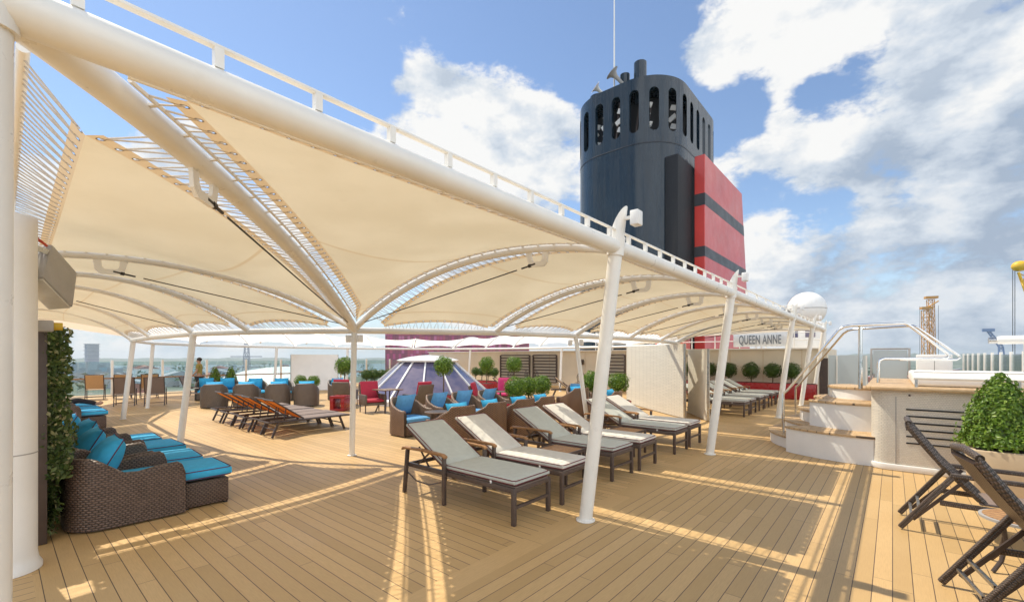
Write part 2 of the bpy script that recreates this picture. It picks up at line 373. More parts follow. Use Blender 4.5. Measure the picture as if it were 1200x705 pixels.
# sea and land
m, nt = new_mat('sea'); t = NT(nt); o = t.obj(); n = t.noise(o, .004, 6, .6); n2 = t.noise(o, .05, 5, .65)
t.out(t.bsdf(t.mix(n, (.06, .12, .15), (.12, .19, .22)), .25, 0, t.bump(n2, .4, 2.0), .5)); M['sea'] = m
m, nt = new_mat('far_land'); t = NT(nt); o = t.obj(); n = t.noise(o, .006, 8, .75); n2 = t.noise(o, .02, 4, .7)
c = t.mix(t.ramp(n, .4, .6), (.05, .085, .045), (.13, .16, .12)); c = t.mix(t.ramp(n2, .62, .68, 0, .8), c, (.40, .36, .33))
t.out(t.bsdf(c, .9)); M['land'] = m
# coloured cladding of the terminal
m, nt = new_mat('coloured_cladding'); t = NT(nt); o = t.obj(); s = t.sep(o)
vx = t.m('FLOOR', t.m('DIVIDE', s[0], 2.0)); vz = t.m('FLOOR', t.m('DIVIDE', s[2], 4.0))
wv = t.n('ShaderNodeTexWhiteNoise'); wv.noise_dimensions = '2D'; t.l(t.comb(vx, vz), wv.inputs['Vector'])
cr_ = t.n('ShaderNodeValToRGB'); t.l(wv.outputs['Value'], cr_.inputs['Fac']); cr_.color_ramp.interpolation = 'CONSTANT'
cr_.color_ramp.elements[0].color = (.24, .05, .08, 1); cr_.color_ramp.elements[0].position = 0
cr_.color_ramp.elements[1].color = (.40, .06, .15, 1); cr_.color_ramp.elements[1].position = .35
for p_, c_ in ((.55, (.38, .07, .11, 1)), (.72, (.24, .05, .08, 1)), (.86, (.46, .12, .22, 1))):
    e_ = cr_.color_ramp.elements.new(p_); e_.color = c_
line = t.m('MAXIMUM', t.m('LESS_THAN', t.m('FRACT', t.m('DIVIDE', s[2], 4.0)), .08), t.m('LESS_THAN', t.m('FRACT', t.m('DIVIDE', s[0], 2.0)), .1))
t.out(t.bsdf(t.mix(t.m('MULTIPLY', line, .7), cr_.outputs['Color'], (.10, .03, .06)), .4)); M['cladding'] = m

# ------------------------------------------------------------------ mesh helpers
class MB:
    def __init__(s): s.v = []; s.f = []; s.uv = []
    def face(s, idx, uv=None):
        s.f.append(tuple(idx)); s.uv.append(uv)
    def loft(s, rings, closed=True, caps=True, vscale=None):
        b = len(s.v); n = len(rings[0])
        for r in rings: s.v.extend([tuple(p) for p in r])
        per = [0.0]
        for i in range(n if closed else n - 1):
            per.append(per[-1] + (Vector(rings[0][(i + 1) % n]) - Vector(rings[0][i])).length)
        if per[-1] < 1e-4 and len(rings) > 1:
            per = [0.0]
            for i in range(n if closed else n - 1): per.append(per[-1] + (Vector(rings[1][(i + 1) % n]) - Vector(rings[1][i])).length)
        L = [0.0]
        for k in range(len(rings) - 1):
            L.append(L[-1] + max((Vector(rings[k + 1][i]) - Vector(rings[k][i])).length for i in range(0, n, max(1, n // 4))))
        for k in range(len(rings) - 1):
            for i in range(n if closed else n - 1):
                j = (i + 1) % n
                s.face((b + k * n + i, b + k * n + j, b + (k + 1) * n + j, b + (k + 1) * n + i),
                       ((per[i], L[k]), (per[i + 1], L[k]), (per[i + 1], L[k + 1]), (per[i], L[k + 1])))
        if caps and closed:
            for k, rev in ((0, True), (len(rings) - 1, False)):
                idx = [b + k * n + i for i in range(n)]
                if rev: idx = idx[::-1]
                s.face(idx, [(0, 0)] * n)
        return s
    def box(s, c, d, rot=None, taper=None):
        x, y, z = d[0] / 2, d[1] / 2, d[2] / 2
        P = [(-x, -y, -z), (x, -y, -z), (x, y, -z), (-x, y, -z), (-x, -y, z), (x, -y, z), (x, y, z), (-x, y, z)]
        if taper: P = P[:4] + [(p[0] * taper, p[1] * taper, p[2]) for p in P[4:]]
        b = len(s.v); c = Vector(c)
        for p in P:
            q = Vector(p)
            if rot is not None: q = rot @ q
            s.v.append(tuple(q + c))
        for fc, (a, e) in (((0, 3, 2, 1), (d[1], d[0])), ((4, 5, 6, 7), (d[0], d[1])), ((0, 1, 5, 4), (d[0], d[2])), ((1, 2, 6, 5), (d[1], d[2])), ((2, 3, 7, 6), (d[0], d[2])), ((3, 0, 4, 7), (d[1], d[2]))):
            s.face([b + i for i in fc], ((0, 0), (a, 0), (a, e), (0, e)))
        return s
    def bar(s, p0, p1, w_, h_):
        p0, p1 = Vector(p0), Vector(p1); d = p1 - p0; L = d.length; d = d / L
        up = Vector((0, 0, 1))
        if abs(d.z) > .95: up = Vector((0, 1, 0))
        sd = d.cross(up).normalized(); u2 = sd.cross(d)
        rot = Matrix((d, sd, u2)).transposed()
        return s.box((p0 + p1) / 2, (L, w_, h_), rot)
    def tube(s, path, r, n=10, caps=True):
        path = [Vector(p) for p in path]; rings = []
        N = len(path); rr = r if isinstance(r, (list, tuple)) else [r] * N
        tg = []
        for i in range(N):
            a = path[max(0, i - 1)]; b = path[min(N - 1, i + 1)]; tg.append((b - a).normalized())
        up = Vector((0, 0, 1)) if abs(tg[0].z) < .9 else Vector((1, 0, 0))
        sd = tg[0].cross(up).normalized()
        for i in range(N):
            sd = (sd - tg[i] * sd.dot(tg[i])).normalized(); u2 = tg[i].cross(sd)
            rings.append([path[i] + (sd * math.cos(2 * PI * k / n) + u2 * math.sin(2 * PI * k / n)) * rr[i] for k in range(n)])
        return s.loft(rings, True, caps)
    def lathe(s, prof, c=(0, 0, 0), n=24, caps=True):
        c = Vector(c)
        return s.loft([[c + Vector((r * math.cos(2 * PI * k / n), r * math.sin(2 * PI * k / n), z)) for k in range(n)] for r, z in prof], True, caps)
    def prism(s, poly, h0, h1):   # poly in xy, extruded in z
        return s.loft([[(x, y, h0) for x, y in poly], [(x, y, h1) for x, y in poly]])
    def prism_x(s, poly, x0, x1):  # poly in (y,z)
        return s.loft([[(x0, y, z) for y, z in poly], [(x1, y, z) for y, z in poly]])
    def prism_y(s, poly, y0, y1):  # poly in (x,z)
        return s.loft([[(x, y0, z) for x, z in poly], [(x, y1, z) for x, z in poly]])
    def sphere(s, c, r, nu=18, nv=10, sc=(1, 1, 1)):
        prof = [(max(1e-4, math.sin(PI * k / nv)), -math.cos(PI * k / nv)) for k in range(nv + 1)]
        c = Vector(c)
        return s.loft([[c + Vector((r * sc[0] * a * math.cos(2 * PI * k / nu), r * sc[1] * a * math.sin(2 * PI * k / nu), r * sc[2] * z)) for k in range(nu)] for a, z in prof])
    def move(s, mat, start=0):
        for i in range(start, len(s.v)): s.v[i] = tuple(mat @ Vector(s.v[i]))
        return s
    def build(s, name, mat, parent=None, bevel=0, seg=2, smooth=38, loc=None):
        me = bpy.data.meshes.new(name); me.from_pydata(s.v, [], s.f); me.update()
        ul = me.uv_layers.new(name='UVMap'); k = 0
        flat = []
        for fc, u in zip(s.f, s.uv):
            if u is None: u = [(0, 0)] * len(fc)
            for a in u: flat.extend(a)
        ul.data.foreach_set('uv', flat)
        bm = bmesh.new(); bm.from_mesh(me)
        bmesh.ops.recalc_face_normals(bm, faces=bm.faces)
        if bevel:
            es = [e for e in bm.edges if len(e.link_faces) == 2 and e.calc_face_angle(0) > R(32)]
            bmesh.ops.bevel(bm, geom=es, offset=bevel, segments=seg, affect='EDGES', profile=.5, clamp_overlap=True)
        bm.to_mesh(me); bm.free()
        if smooth:
            me.polygons.foreach_set('use_smooth', [True] * len(me.polygons))
            try: me.set_sharp_from_angle(angle=R(smooth))
            except Exception: pass
        me.materials.append(mat)
        o = bpy.data.objects.new(name, me); C.objects.link(o)
        if parent is not None: o.parent = parent
        if loc is not None: o.location = loc
        return o

def tag(o, label=None, cat=None, group=None, kind=None):
    if label: o['label'] = label
    if cat: o['category'] = cat
    if group: o['group'] = group
    if kind: o['kind'] = kind
    return o
def empty(name, loc=(0, 0, 0), rz=0, label=None, cat=None, group=None):
    o = bpy.data.objects.new(name, None); C.objects.link(o); o.location = loc; o.rotation_euler = (0, 0, rz); o.empty_display_size = .1
    return tag(o, label, cat, group)
def struct(o): o['kind'] = 'structure'; return o
def dup(root, loc=None, rz=None, label=None):
    def cp(o, par):
        c = o.copy(); C.objects.link(c)
        if par is not None: c.parent = par
        for ch in o.children: cp(ch, c)
        return c
    r = cp(root, None)
    if loc is not None: r.location = loc
    if rz is not None: r.rotation_euler = (0, 0, rz)
    if label: r['label'] = label
    return r
def rotm(ax, a): return Matrix.Rotation(a, 3, ax)

def cushion(w_, d_, t_, rnd=.03, puff=.012, n=12, c=(0, 0, 0), rot=None):
    """a soft box pad, w x d x t, slightly domed"""
    mb = MB(); N = n; b0 = 0
    def side(sg):
        base = len(mb.v)
        for j in range(N + 1):
            for i in range(N + 1):
                u = -1 + 2 * i / N; v = -1 + 2 * j / N
                uu = math.copysign(abs(u) ** .75, u); vv = math.copysign(abs(v) ** .75, v)
                ex = min(1, (1 - abs(uu)) * w_ / 2 / rnd); ey = min(1, (1 - abs(vv)) * d_ / 2 / rnd)
                e = min(ex, ey); z = t_ / 2 - rnd * (1 - math.sqrt(max(0, 1 - (1 - e) ** 2))) * .9 + puff * (1 - uu * uu) * (1 - vv * vv)
                mb.v.append((uu * w_ / 2, vv * d_ / 2, sg * z))
        for j in range(N):
            for i in range(N):
                q = [base + j * (N + 1) + i, base + j * (N + 1) + i + 1, base + (j + 1) * (N + 1) + i + 1, base + (j + 1) * (N + 1) + i]
                mb.face(q if sg > 0 else q[::-1], [(mb.v[a][0], mb.v[a][1]) for a in (q if sg > 0 else q[::-1])])
        return base
    a = side(1); bb = side(-1)
    ring = [i for i in range(N + 1)] + [(j + 1) * (N + 1) - 1 for j in range(1, N + 1)] + [N * (N + 1) + i for i in range(N - 1, -1, -1)] + [j * (N + 1) for j in range(N - 1, 0, -1)]
    for k in range(len(ring)):
        p, q = ring[k], ring[(k + 1) % len(ring)]
        mb.face((a + q, a + p, bb + p, bb + q), ((0, 0), (.1, 0), (.1, .1), (0, .1)))
    if rot is not None: mb.move(rot.to_4x4())
    mb.move(Matrix.Translation(c))
    return mb
def piping_loops(w_, d_, t_, rnd=.03, r=.005, c=(0, 0, 0), rot=None, inset=.006):
    mb = MB()
    for z in (t_ / 2 - rnd * .55, -t_ / 2 + rnd * .55):
        a, b = w_ / 2 - inset + .004, d_ / 2 - inset + .004; k = .03
        pts = [(-a + k, -b), (a - k, -b), (a, -b + k), (a, b - k), (a - k, b), (-a + k, b), (-a, b - k), (-a, -b + k), (-a + k, -b)]
        mb.tube([(x, y, z) for x, y in pts], r, 5)
    if rot is not None: mb.move(rot.to_4x4())
    mb.move(Matrix.Translation(c))
    return mb
def pillow(sz=.45, th=.15, c=(0, 0, 0), rot=None, n=12):
    mb = MB(); N = n
    for sg in (1, -1):
        base = len(mb.v)
        for j in range(N + 1):
            for i in range(N + 1):
                u = -1 + 2 * i / N; v = -1 + 2 * j / N
                pin = 1 - .05 * (1 - u * u) * abs(v) ** 3 - 0
                piv = 1 - .05 * (1 - v * v) * abs(u) ** 3
                z = th / 2 * ((1 - abs(u) ** 2.4) * (1 - abs(v) ** 2.4)) ** .55
                mb.v.append((u * sz / 2 * piv, v * sz / 2 * pin, sg * z + .004 * sg * math.sin(7 * u + 3 * v)))
        for j in range(N):
            for i in range(N):
                q = [base + j * (N + 1) + i, base + j * (N + 1) + i + 1, base + (j + 1) * (N + 1) + i + 1, base + (j + 1) * (N + 1) + i]
                mb.face(q if sg > 0 else q[::-1])
    if rot is not None: mb.move(rot.to_4x4())
    mb.move(Matrix.Translation(c)); return mb
def pillow_piping(sz, c, rot, r=.006):
    mb = MB(); pts = []
    K = 8
    for (x0, y0, x1, y1) in ((-1, -1, 1, -1), (1, -1, 1, 1), (1, 1, -1, 1), (-1, 1, -1, -1)):
        for k in range(K):
            u = x0 + (x1 - x0) * k / K; v = y0 + (y1 - y0) * k / K
            pin = 1 - .05 * (1 - u * u) * abs(v) ** 3; piv = 1 - .05 * (1 - v * v) * abs(u) ** 3
            pts.append((u * sz / 2 * piv * 1.01, v * sz / 2 * pin * 1.01, 0))
    pts.append(pts[0]); mb.tube(pts, r, 5)
    mb.move(rot.to_4x4()); mb.move(Matrix.Translation(c)); return mb
def ushell(path, heights, th, z0=.03, inner_path=None, topr=.5):
    """wicker shell swept along a plan path; each section is a slab of thickness th with rounded top"""
    rings = []; N = len(path); P = [Vector((x, y, 0)) for x, y in path]
    for i in range(N):
        tgv = (P[min(N - 1, i + 1)] - P[max(0, i - 1)]).normalized(); nrm = Vector((tgv.y, -tgv.x, 0))
        h = heights[i]; o_ = P[i] + nrm * th / 2; n_ = P[i] - nrm * th / 2
        ring = [o_ + Vector((0, 0, z0))]
        K = 6
        ring.append(o_ + Vector((0, 0, (z0 + h) * .5)))
        ring.append(o_ + Vector((0, 0, h - th * topr)))
        for k in range(1, K):
            a = PI * k / K
            ring.append(P[i] + nrm * (th / 2 * math.cos(a)) + Vector((0, 0, h - th * topr + th * topr * math.sin(a))))
        ring.append(n_ + Vector((0, 0, h - th * topr))); ring.append(n_ + Vector((0, 0, (z0 + h) * .5))); ring.append(n_ + Vector((0, 0, z0)))
        rings.append(ring)
    mb = MB(); mb.loft(rings, True, True)
    # uv: run along the path as u and height as v
    uv2 = []
    L = [0.0]
    for i in range(N - 1): L.append(L[-1] + (P[i + 1] - P[i]).length)
    n = len(rings[0]); cnt = 0
    for k in range(N - 1):
        for i in range(n):
            j = (i + 1) % n
            za, zb = rings[k][i].z, rings[k][j].z
            off = i * .0 
            mb.uv[cnt] = ((L[k], za), (L[k], zb), (L[k + 1], rings[k + 1][j].z), (L[k + 1], rings[k + 1][i].z)); cnt += 1
    return mb
def arc_u(w_, d_, r, n=7, wing=0):
    """U plan, open to +y: from front right arm round the back to front left arm; back at y=0"""
    pts = [(w_ / 2, d_), (w_ / 2, d_ * .8), (w_ / 2, d_ * .6), (w_ / 2, (d_ * .6 + r) / 2)]
    for k in range(n + 1):
        a = PI / 2 * k / n; pts.append((w_ / 2 - r + r * math.cos(a), r - r * math.sin(a)))
    mid = [(0, 0)]
    left = [(-x, y) for x, y in pts][::-1]
    return pts + [(w_ / 4 - r / 2, 0)] * (1 if r < w_ / 2 - .05 else 0) + mid + [(-(w_ / 4 - r / 2), 0)] * (1 if r < w_ / 2 - .05 else 0) + left
def leaf_cloud(mb, pts, size, rnd, jit=.6):
    for p, nrm in pts:
        nrm = (Vector(nrm) + Vector((rnd.uniform(-1, 1), rnd.uniform(-1, 1), rnd.uniform(-1, 1))) * jit).normalized()
        a = nrm.orthogonal().normalized(); a = Matrix.Rotation(rnd.uniform(0, 2 * PI), 3, nrm) @ a; b_ = nrm.cross(a)
        s_ = size * rnd.uniform(.65, 1.25); p = Vector(p); b = len(mb.v)
        for q in (p - a * s_, p + b_ * s_ * .5 + nrm * s_ * .12, p + a * s_, p - b_ * s_ * .5 + nrm * s_ * .12): mb.v.append(tuple(q))
        mb.face((b, b + 1, b + 2, b + 3))
# ================================================================== SETTING
def sheet(name, x0, x1, y0, y1, z, mat):
    mb = MB(); mb.v = [(x0, y0, z), (x1, y0, z), (x1, y1, z), (x0, y1, z)]; mb.face((0, 1, 2, 3), ((x0, y0), (x1, y0), (x1, y1), (x0, y1)))
    return struct(mb.build(name, mat, smooth=0))
sheet('deck', -2.55, 3.4, -5, 40, 0, M['deck_y'])
sheet('deck_margin', -2.78, -2.55, -5, 23.2, 0, M['deck_border'])
sheet('deck', -28.6, -2.78, .2, 23.2, 0, M['deck_x'])
sheet('deck', -28.6, -2.78, -5, .2, 0, M['deck_y'])
sheet('deck', -28.6, -2.55, 23.2, 40, 0, M['deck_x'])
mb = MB(); mb.box((-12.6, 17, -18.2), (32.0, 60, 35.8)); struct(mb.build('ship_hull', M['white_paint']))
# water and far land
mb = MB(); N = 64
mb.v = [(0, 0, -36)] + [(6500 * math.cos(2 * PI * k / N), 6500 * math.sin(2 * PI * k / N), -36) for k in range(N)]
for k in range(N): mb.face((0, 1 + k, 1 + (k + 1) % N))
struct(mb.build('water', M['sea'], smooth=0))
def landband(name, az0, az1, d0, d1, hfun, seed, mat, n=90):
    rnd = random.Random(seed); mb = MB(); rows = []
    K = 7
    for j in range(K):
        f = j / (K - 1); row = []
        for i in range(n):
            az = az0 + (az1 - az0) * i / (n - 1); d = d0 + (d1 - d0) * f
            z = -35.9 + hfun(az, f) * (1 + .25 * math.sin(az * 1.7 + j) + .15 * rnd.uniform(-1, 1)) * (math.sin(f * PI / 2) if f > 0 else 0)
            row.append((d * math.sin(R(az)), d * math.cos(R(az)), z))
        rows.append(row)
    mb.loft(rows, False, False)
    return struct(mb.build(name, mat, smooth=60))
landband('far_hills', -110, -32, 2600, 5200, lambda a, f: 26, 3, M['land'])
landband('far_hills', -40, 60, 1500, 5600, lambda a, f: 55, 5, M['land'])

# ------------------------------------------------------------------ ring-shaped awning
ZI = 2.30; ZO = 2.95
N0 = (-7.4, 4.24)
# frames: (inner x, y, outer x, y, outer z, rise, near?)
FR = [
 (N0, (-2.2, 0.0), ZO, .24, 2),
 (N0, (-2.2, 4.24), 2.92, .475, 2),
 ((-5.95, 6.45), (-2.2, 6.50), 2.92, .35, 2),
 ((-5.50, 8.65), (-2.2, 8.68), 2.92, .31, 2),
 ((-5.25, 10.85), (-2.2, 10.88), 2.92, .29, 1),
 ((-5.30, 13.0), (-2.2, 13.0), 2.92, .29, 1),
 ((-5.60, 15.1), (-2.2, 15.1), 2.92, .31, 1),
 ((-6.30, 17.0), (-2.2, 17.25), 2.92, .36, 1),
 ((-7.60, 18.4), (-2.2, 19.4), 2.92, .40, 1),
 ((-9.40, 19.1), (-2.2, 22.6), 2.92, .3, 0),
 ((-10.9, 19.3), (-10.7, 22.5), 2.62, .66, 0),
 ((-12.8, 19.4), (-12.8, 22.5), 2.62, .66, 0),
 ((-14.7, 19.4), (-14.7, 22.5), 2.62, .66, 0),
 ((-16.6, 19.4), (-16.6, 22.5), 2.62, .66, 0),
 ((-18.5, 19.1), (-18.7, 22.5), 2.62, .66, 0),
 ((-20.4, 18.2), (-21.6, 22.5), 2.62, .60, 0),
 ((-21.9, 16.4), (-27.2, 20.8), 2.62, .55, 0),
 ((-22.5, 14.2), (-27.2, 15.6), 2.62, .66, 0),
 ((-22.7, 12.0), (-27.2, 12.4), 2.62, .66, 0),
 ((-22.6, 9.8), (-27.2, 9.8), 2.62, .66, 0),
 ((-22.2, 7.6), (-27.2, 7.2), 2.62, .66, 0),
 ((-21.3, 5.4), (-27.2, 4.2), 2.62, .62, 0),
 ((-19.6, 3.6), (-20.6, .12), 2.9, .36, 0),
 ((-16.8, 2.6), (-16.8, .12), 2.95, .36, 1),
 ((-13.9, 2.5), (-13.9, .12), 2.95, .36, 1),
 ((-11.0, 2.68), (-11.0, .12), 2.95, .36, 1),
 ((-9.3, 3.15), (-9.3, .12), 2.95, .36, 1),
 (N0, (-7.4, .12), 2.95, .36, 2),
]
NSB = 9; LAST = len(FR) - 1
def arch(fr, s, dz=0.0):
    (xi, yi), (xo, yo), zo, rise, _ = fr
    b = rise * (4 * s * (1 - s)) ** .95
    return Vector((xi + (xo - xi) * s, yi + (yo - yi) * s, ZI + (zo - ZI) * s + b + dz))
NAMES = ['corner awning arch running diagonally from the central slim post to the near corner',
 'awning arch reaching the first leaning deck post from the central slim post',
 'awning arch midway between the first and second leaning posts', 'awning arch reaching the second leaning post past the cushioned loungers',
 'awning arch just beyond the second leaning post', 'awning arch above the curved mosaic screens', 'awning arch reaching the third leaning post left of the pool steps',
 'awning arch between the third and fourth leaning posts', 'awning arch reaching the fourth leaning post', 'corner awning arch at the far end of the side deck',
 'white awning rib at the right end of the far row', 'white awning rib right of the wall box', 'white awning rib above the middle slatted panel', 'white awning rib above the left slatted panel',
 'white awning rib just right of the skylight cap', 'white awning rib behind the skylight cap', 'white awning rib at the far port corner', 'white awning rib above the little hedge left of the skylight',
 'white awning rib behind the central slim post', 'white awning rib above the pale curved screen', 'white awning rib over the blue pillowed chairs', 'white awning rib at the left end of the far port row',
 'awning arch above the far brown deck chairs', 'awning arch meeting the leftmost leaning post', 'short awning arch between two left leaning posts',
 'awning arch meeting the left leaning post beside the orange loungers', 'awning arch second left of the central slim post', 'awning arch from the central slim post to the floodlight wall']
def cum(pts):
    L = [0.0]
    for i in range(len(pts) - 1): L.append(L[-1] + (pts[i + 1] - pts[i]).length)
    return L
RAILOFF = .10
def side_vec(fr, s):
    a = arch(fr, max(0, s - .02)); b = arch(fr, min(1, s + .02)); t_ = (b - a); t_.z = 0; t_.normalize()
    return Vector((-t_.y, t_.x, 0))
for fi, fr in enumerate(FR):
    near = fr[4]
    root = empty('awning_arch', arch(fr, 0), 0, NAMES[fi], 'awning arch', 'curved arches of the awning')
    o_ = arch(fr, 0); K = 28 if near == 2 else 16
    pts = [arch(fr, k / K) - o_ for k in range(K + 1)]
    rad = (.072 if fi == 0 else .055)
    MB().tube(pts, rad, 16 if near else 8).build('tube', M['white_steel'], root)
    if near:
        for sg in (1, -1):
            mb = MB()
            s0, s1 = .1, .93
            mb.tube([arch(fr, s0 + (s1 - s0) * k / K) + side_vec(fr, s0 + (s1 - s0) * k / K) * sg * (rad + .035) + Vector((0, 0, .02)) - o_ for k in range(K + 1)], .011, 6)
            for k in range(1, 2 * K):
                s = s0 + (s1 - s0) * k / (2 * K); c_ = arch(fr, s) - o_
                if k % 3 == 0: mb.bar(c_ + side_vec(fr, s) * sg * rad * .8 + Vector((0, 0, .012)), c_ + side_vec(fr, s) * sg * (rad + .04) + Vector((0, 0, .02)), .02, .012)
            mb.build('lacing_rail', M['white_steel'], root)
    if near and fi not in (23, 24, 26):
        # tie rod from a looped bracket near the outer end down to the inner node
        sb = .80 if fi != 0 else .80
        p_ = arch(fr, sb) - o_; dirv = (arch(fr, sb + .03) - arch(fr, sb - .03)).normalized()
        dn = Vector((0, 0, -1)); mb = MB()
        sc_ = 1.0 if fi != 0 else 1.0
        ring_o = [(-.17, .03), (-.13, .19), (-.08, .225), (.10, .225), (.15, .18), (.17, .03)]
        ring_i = [(-.09, .05), (-.075, .14), (-.05, .165), (.06, .165), (.085, .135), (.09, .05)]
        sd = side_vec(fr, sb)
        rings = []
        for q in (1, -1):
            rings.append([p_ + dirv * a - Vector((0, 0, b)) + sd * q * .012 for a, b in ring_o]); rings.append([p_ + dirv * a - Vector((0, 0, b)) + sd * q * .012 for a, b in ring_i])
        b0 = len(mb.v)
        for r_ in rings: mb.v.extend([tuple(x) for x in r_])
        for i in range(5):
            mb.face((b0 + i, b0 + i + 1, b0 + 6 + i + 1, b0 + 6 + i)); mb.face((b0 + 12 + i + 1, b0 + 12 + i, b0 + 18 + i, b0 + 18 + i + 1))
            mb.face((b0 + i + 1, b0 + i, b0 + 12 + i, b0 + 12 + i + 1)); mb.face((b0 + 6 + i, b0 + 6 + i + 1, b0 + 18 + i + 1, b0 + 18 + i))
        mb.build('tie_bracket', M['white_steel'], root, smooth=0)
        a0 = p_ - Vector((0, 0, .19)) - dirv * .02; a1 = arch(fr, .05) - o_ - Vector((0, 0, .03))
        dv = (a1 - a0).normalized(); mb = MB()
        mb.tube([a0, a0 + dv * .07], .016, 10); mb.tube([a0 + dv * .07, a0 + dv * .11], .022, 10); mb.tube([a0 + dv * .11, a0 + dv * .22], .011, 8); mb.tube([a0 + dv * .3, a1], .0075, 6)
        mb.build('tie_rod', M['black_cable'], root)

# outer edge beam along the starboard side with its low service rail
def beam_thing(label, pts, r, rail=True, name='edge_beam'):
    o_ = Vector(pts[0]); root = empty(name, o_, 0, label, 'beam')
    pts = [Vector(p) - o_ for p in pts]
    MB().tube(pts, r, 18).build('tube', M['white_steel'], root)
    return root, pts, o_
root, pts, o_ = beam_thing('long straight white tube beam along the outer edge of the awning on leaning posts', [(-2.2, -.25, 2.95), (-2.2, 8.6, 2.95), (-2.2, 23.0, 2.95)], .078)
mb = MB(); mb.bar((0.02, 0, .165), (0.02, 22.3, .165), .036, .014); mb.build('service_rail', M['white_steel'], root, bevel=.003)
y = .44
while y < 22.3:
    mb = MB(); mb.box((.02, y, .115), (.04, .035, .084)); mb.build('rail_bracket', M['white_steel'], root, smooth=0)
    y += .43 if y < 9 else .86
mb = MB(); mb.tube([(-.14, .6, -.02), (-.14, 22, -.02)], .010, 6)
for k in range(60): mb.bar((-.07, .8 + k * .36, -.02), (-.14, .8 + k * .36, -.02), .014, .012)
mb.build('lacing_rail', M['white_steel'], root)

# inner ring beam: smooth closed loop through the inner nodes
inner = []
for fr in FR:
    if not inner or (Vector(fr[0]) - Vector(inner[-1])).length > .05: inner.append(fr[0])
if (Vector(inner[0]) - Vector(inner[-1])).length < .05: inner.pop()
def catmull(P, closed=True, sub=8):
    out = []; n = len(P)
    for i in range(n):
        p0, p1, p2, p3 = [Vector((*P[(i + k - 1) % n], 0)) for k in range(4)]
        for k in range(sub):
            t_ = k / sub
            out.append(.5 * ((2 * p1) + (-p0 + p2) * t_ + (2 * p0 - 5 * p1 + 4 * p2 - p3) * t_ ** 2 + (-p0 + 3 * p1 - 3 * p2 + p3) * t_ ** 3))
    return out
# straight pieces near the camera, rounded pieces at the port side
ringp = [Vector((x, y, ZI - .02)) for x, y in inner]
root = empty('inner_ring_beam', ringp[0], 0, 'low white tube beam ringing the open sunny well of the deck', 'beam')
rp = [p - ringp[0] for p in ringp]
for a in range(len(rp)):
    b = (a + 1) % len(rp)
    MB().tube([rp[a], rp[b]], .058, 14).build('tube', M['white_steel'], root)
mb = MB()
for p in rp: mb.sphere(p, .064, 14, 8)
mb.build('joint', M['white_steel'], root)
# wall-side rail of the near limb
root = empty('wall_beam', (-3.25, .09, 3.3), 0, 'slanted white rail beside the near wall that the sail cords run to', 'beam')
MB().tube([(.05, 0, .0), (-2.45, .0, -.23), (-4.15, 0, -.32), (-17.4, 0, -.36)], .026, 12).build('tube', M['white_steel'], root)

# ------------------------------------------------------------------ sails between the frames
PAN = ['large corner sail between the diagonal arch and the first leaning post', 'sail just beyond the first leaning post above the first loungers', 'sail just before the second leaning post above the last loungers',
 'sail just beyond the second leaning post', 'sail above the narrow mosaic screen', 'sail above the large curved mosaic screen', 'sail just beyond the third leaning post', 'sail just before the fourth leaning post', 'sail at the far end of the side deck',
 'white scalloped sail at the inner far corner', 'white scalloped sail right of the wall box', 'white scalloped sail above the wall box', 'white scalloped sail above the slatted panels', 'white scalloped sail right of the skylight',
 'white scalloped sail above the skylight cap', 'white scalloped sail at the far port corner', 'white scalloped sail in front of the pink building', 'white scalloped sail left of the pink building', 'white scalloped sail right above the pale curved screen',
 'white scalloped sail left above the pale curved screen', 'white scalloped sail behind the small cone shrubs', 'white scalloped sail at the left port end',
 'sail over the far brown deck chairs', 'sail between the two left leaning posts', 'narrow sail above the left leaning post', 'narrow sail beside the ivy screen',
 'narrow sail left of the central slim post', 'broad sail above the wicker chaises next to the floodlight']
HEM = .085
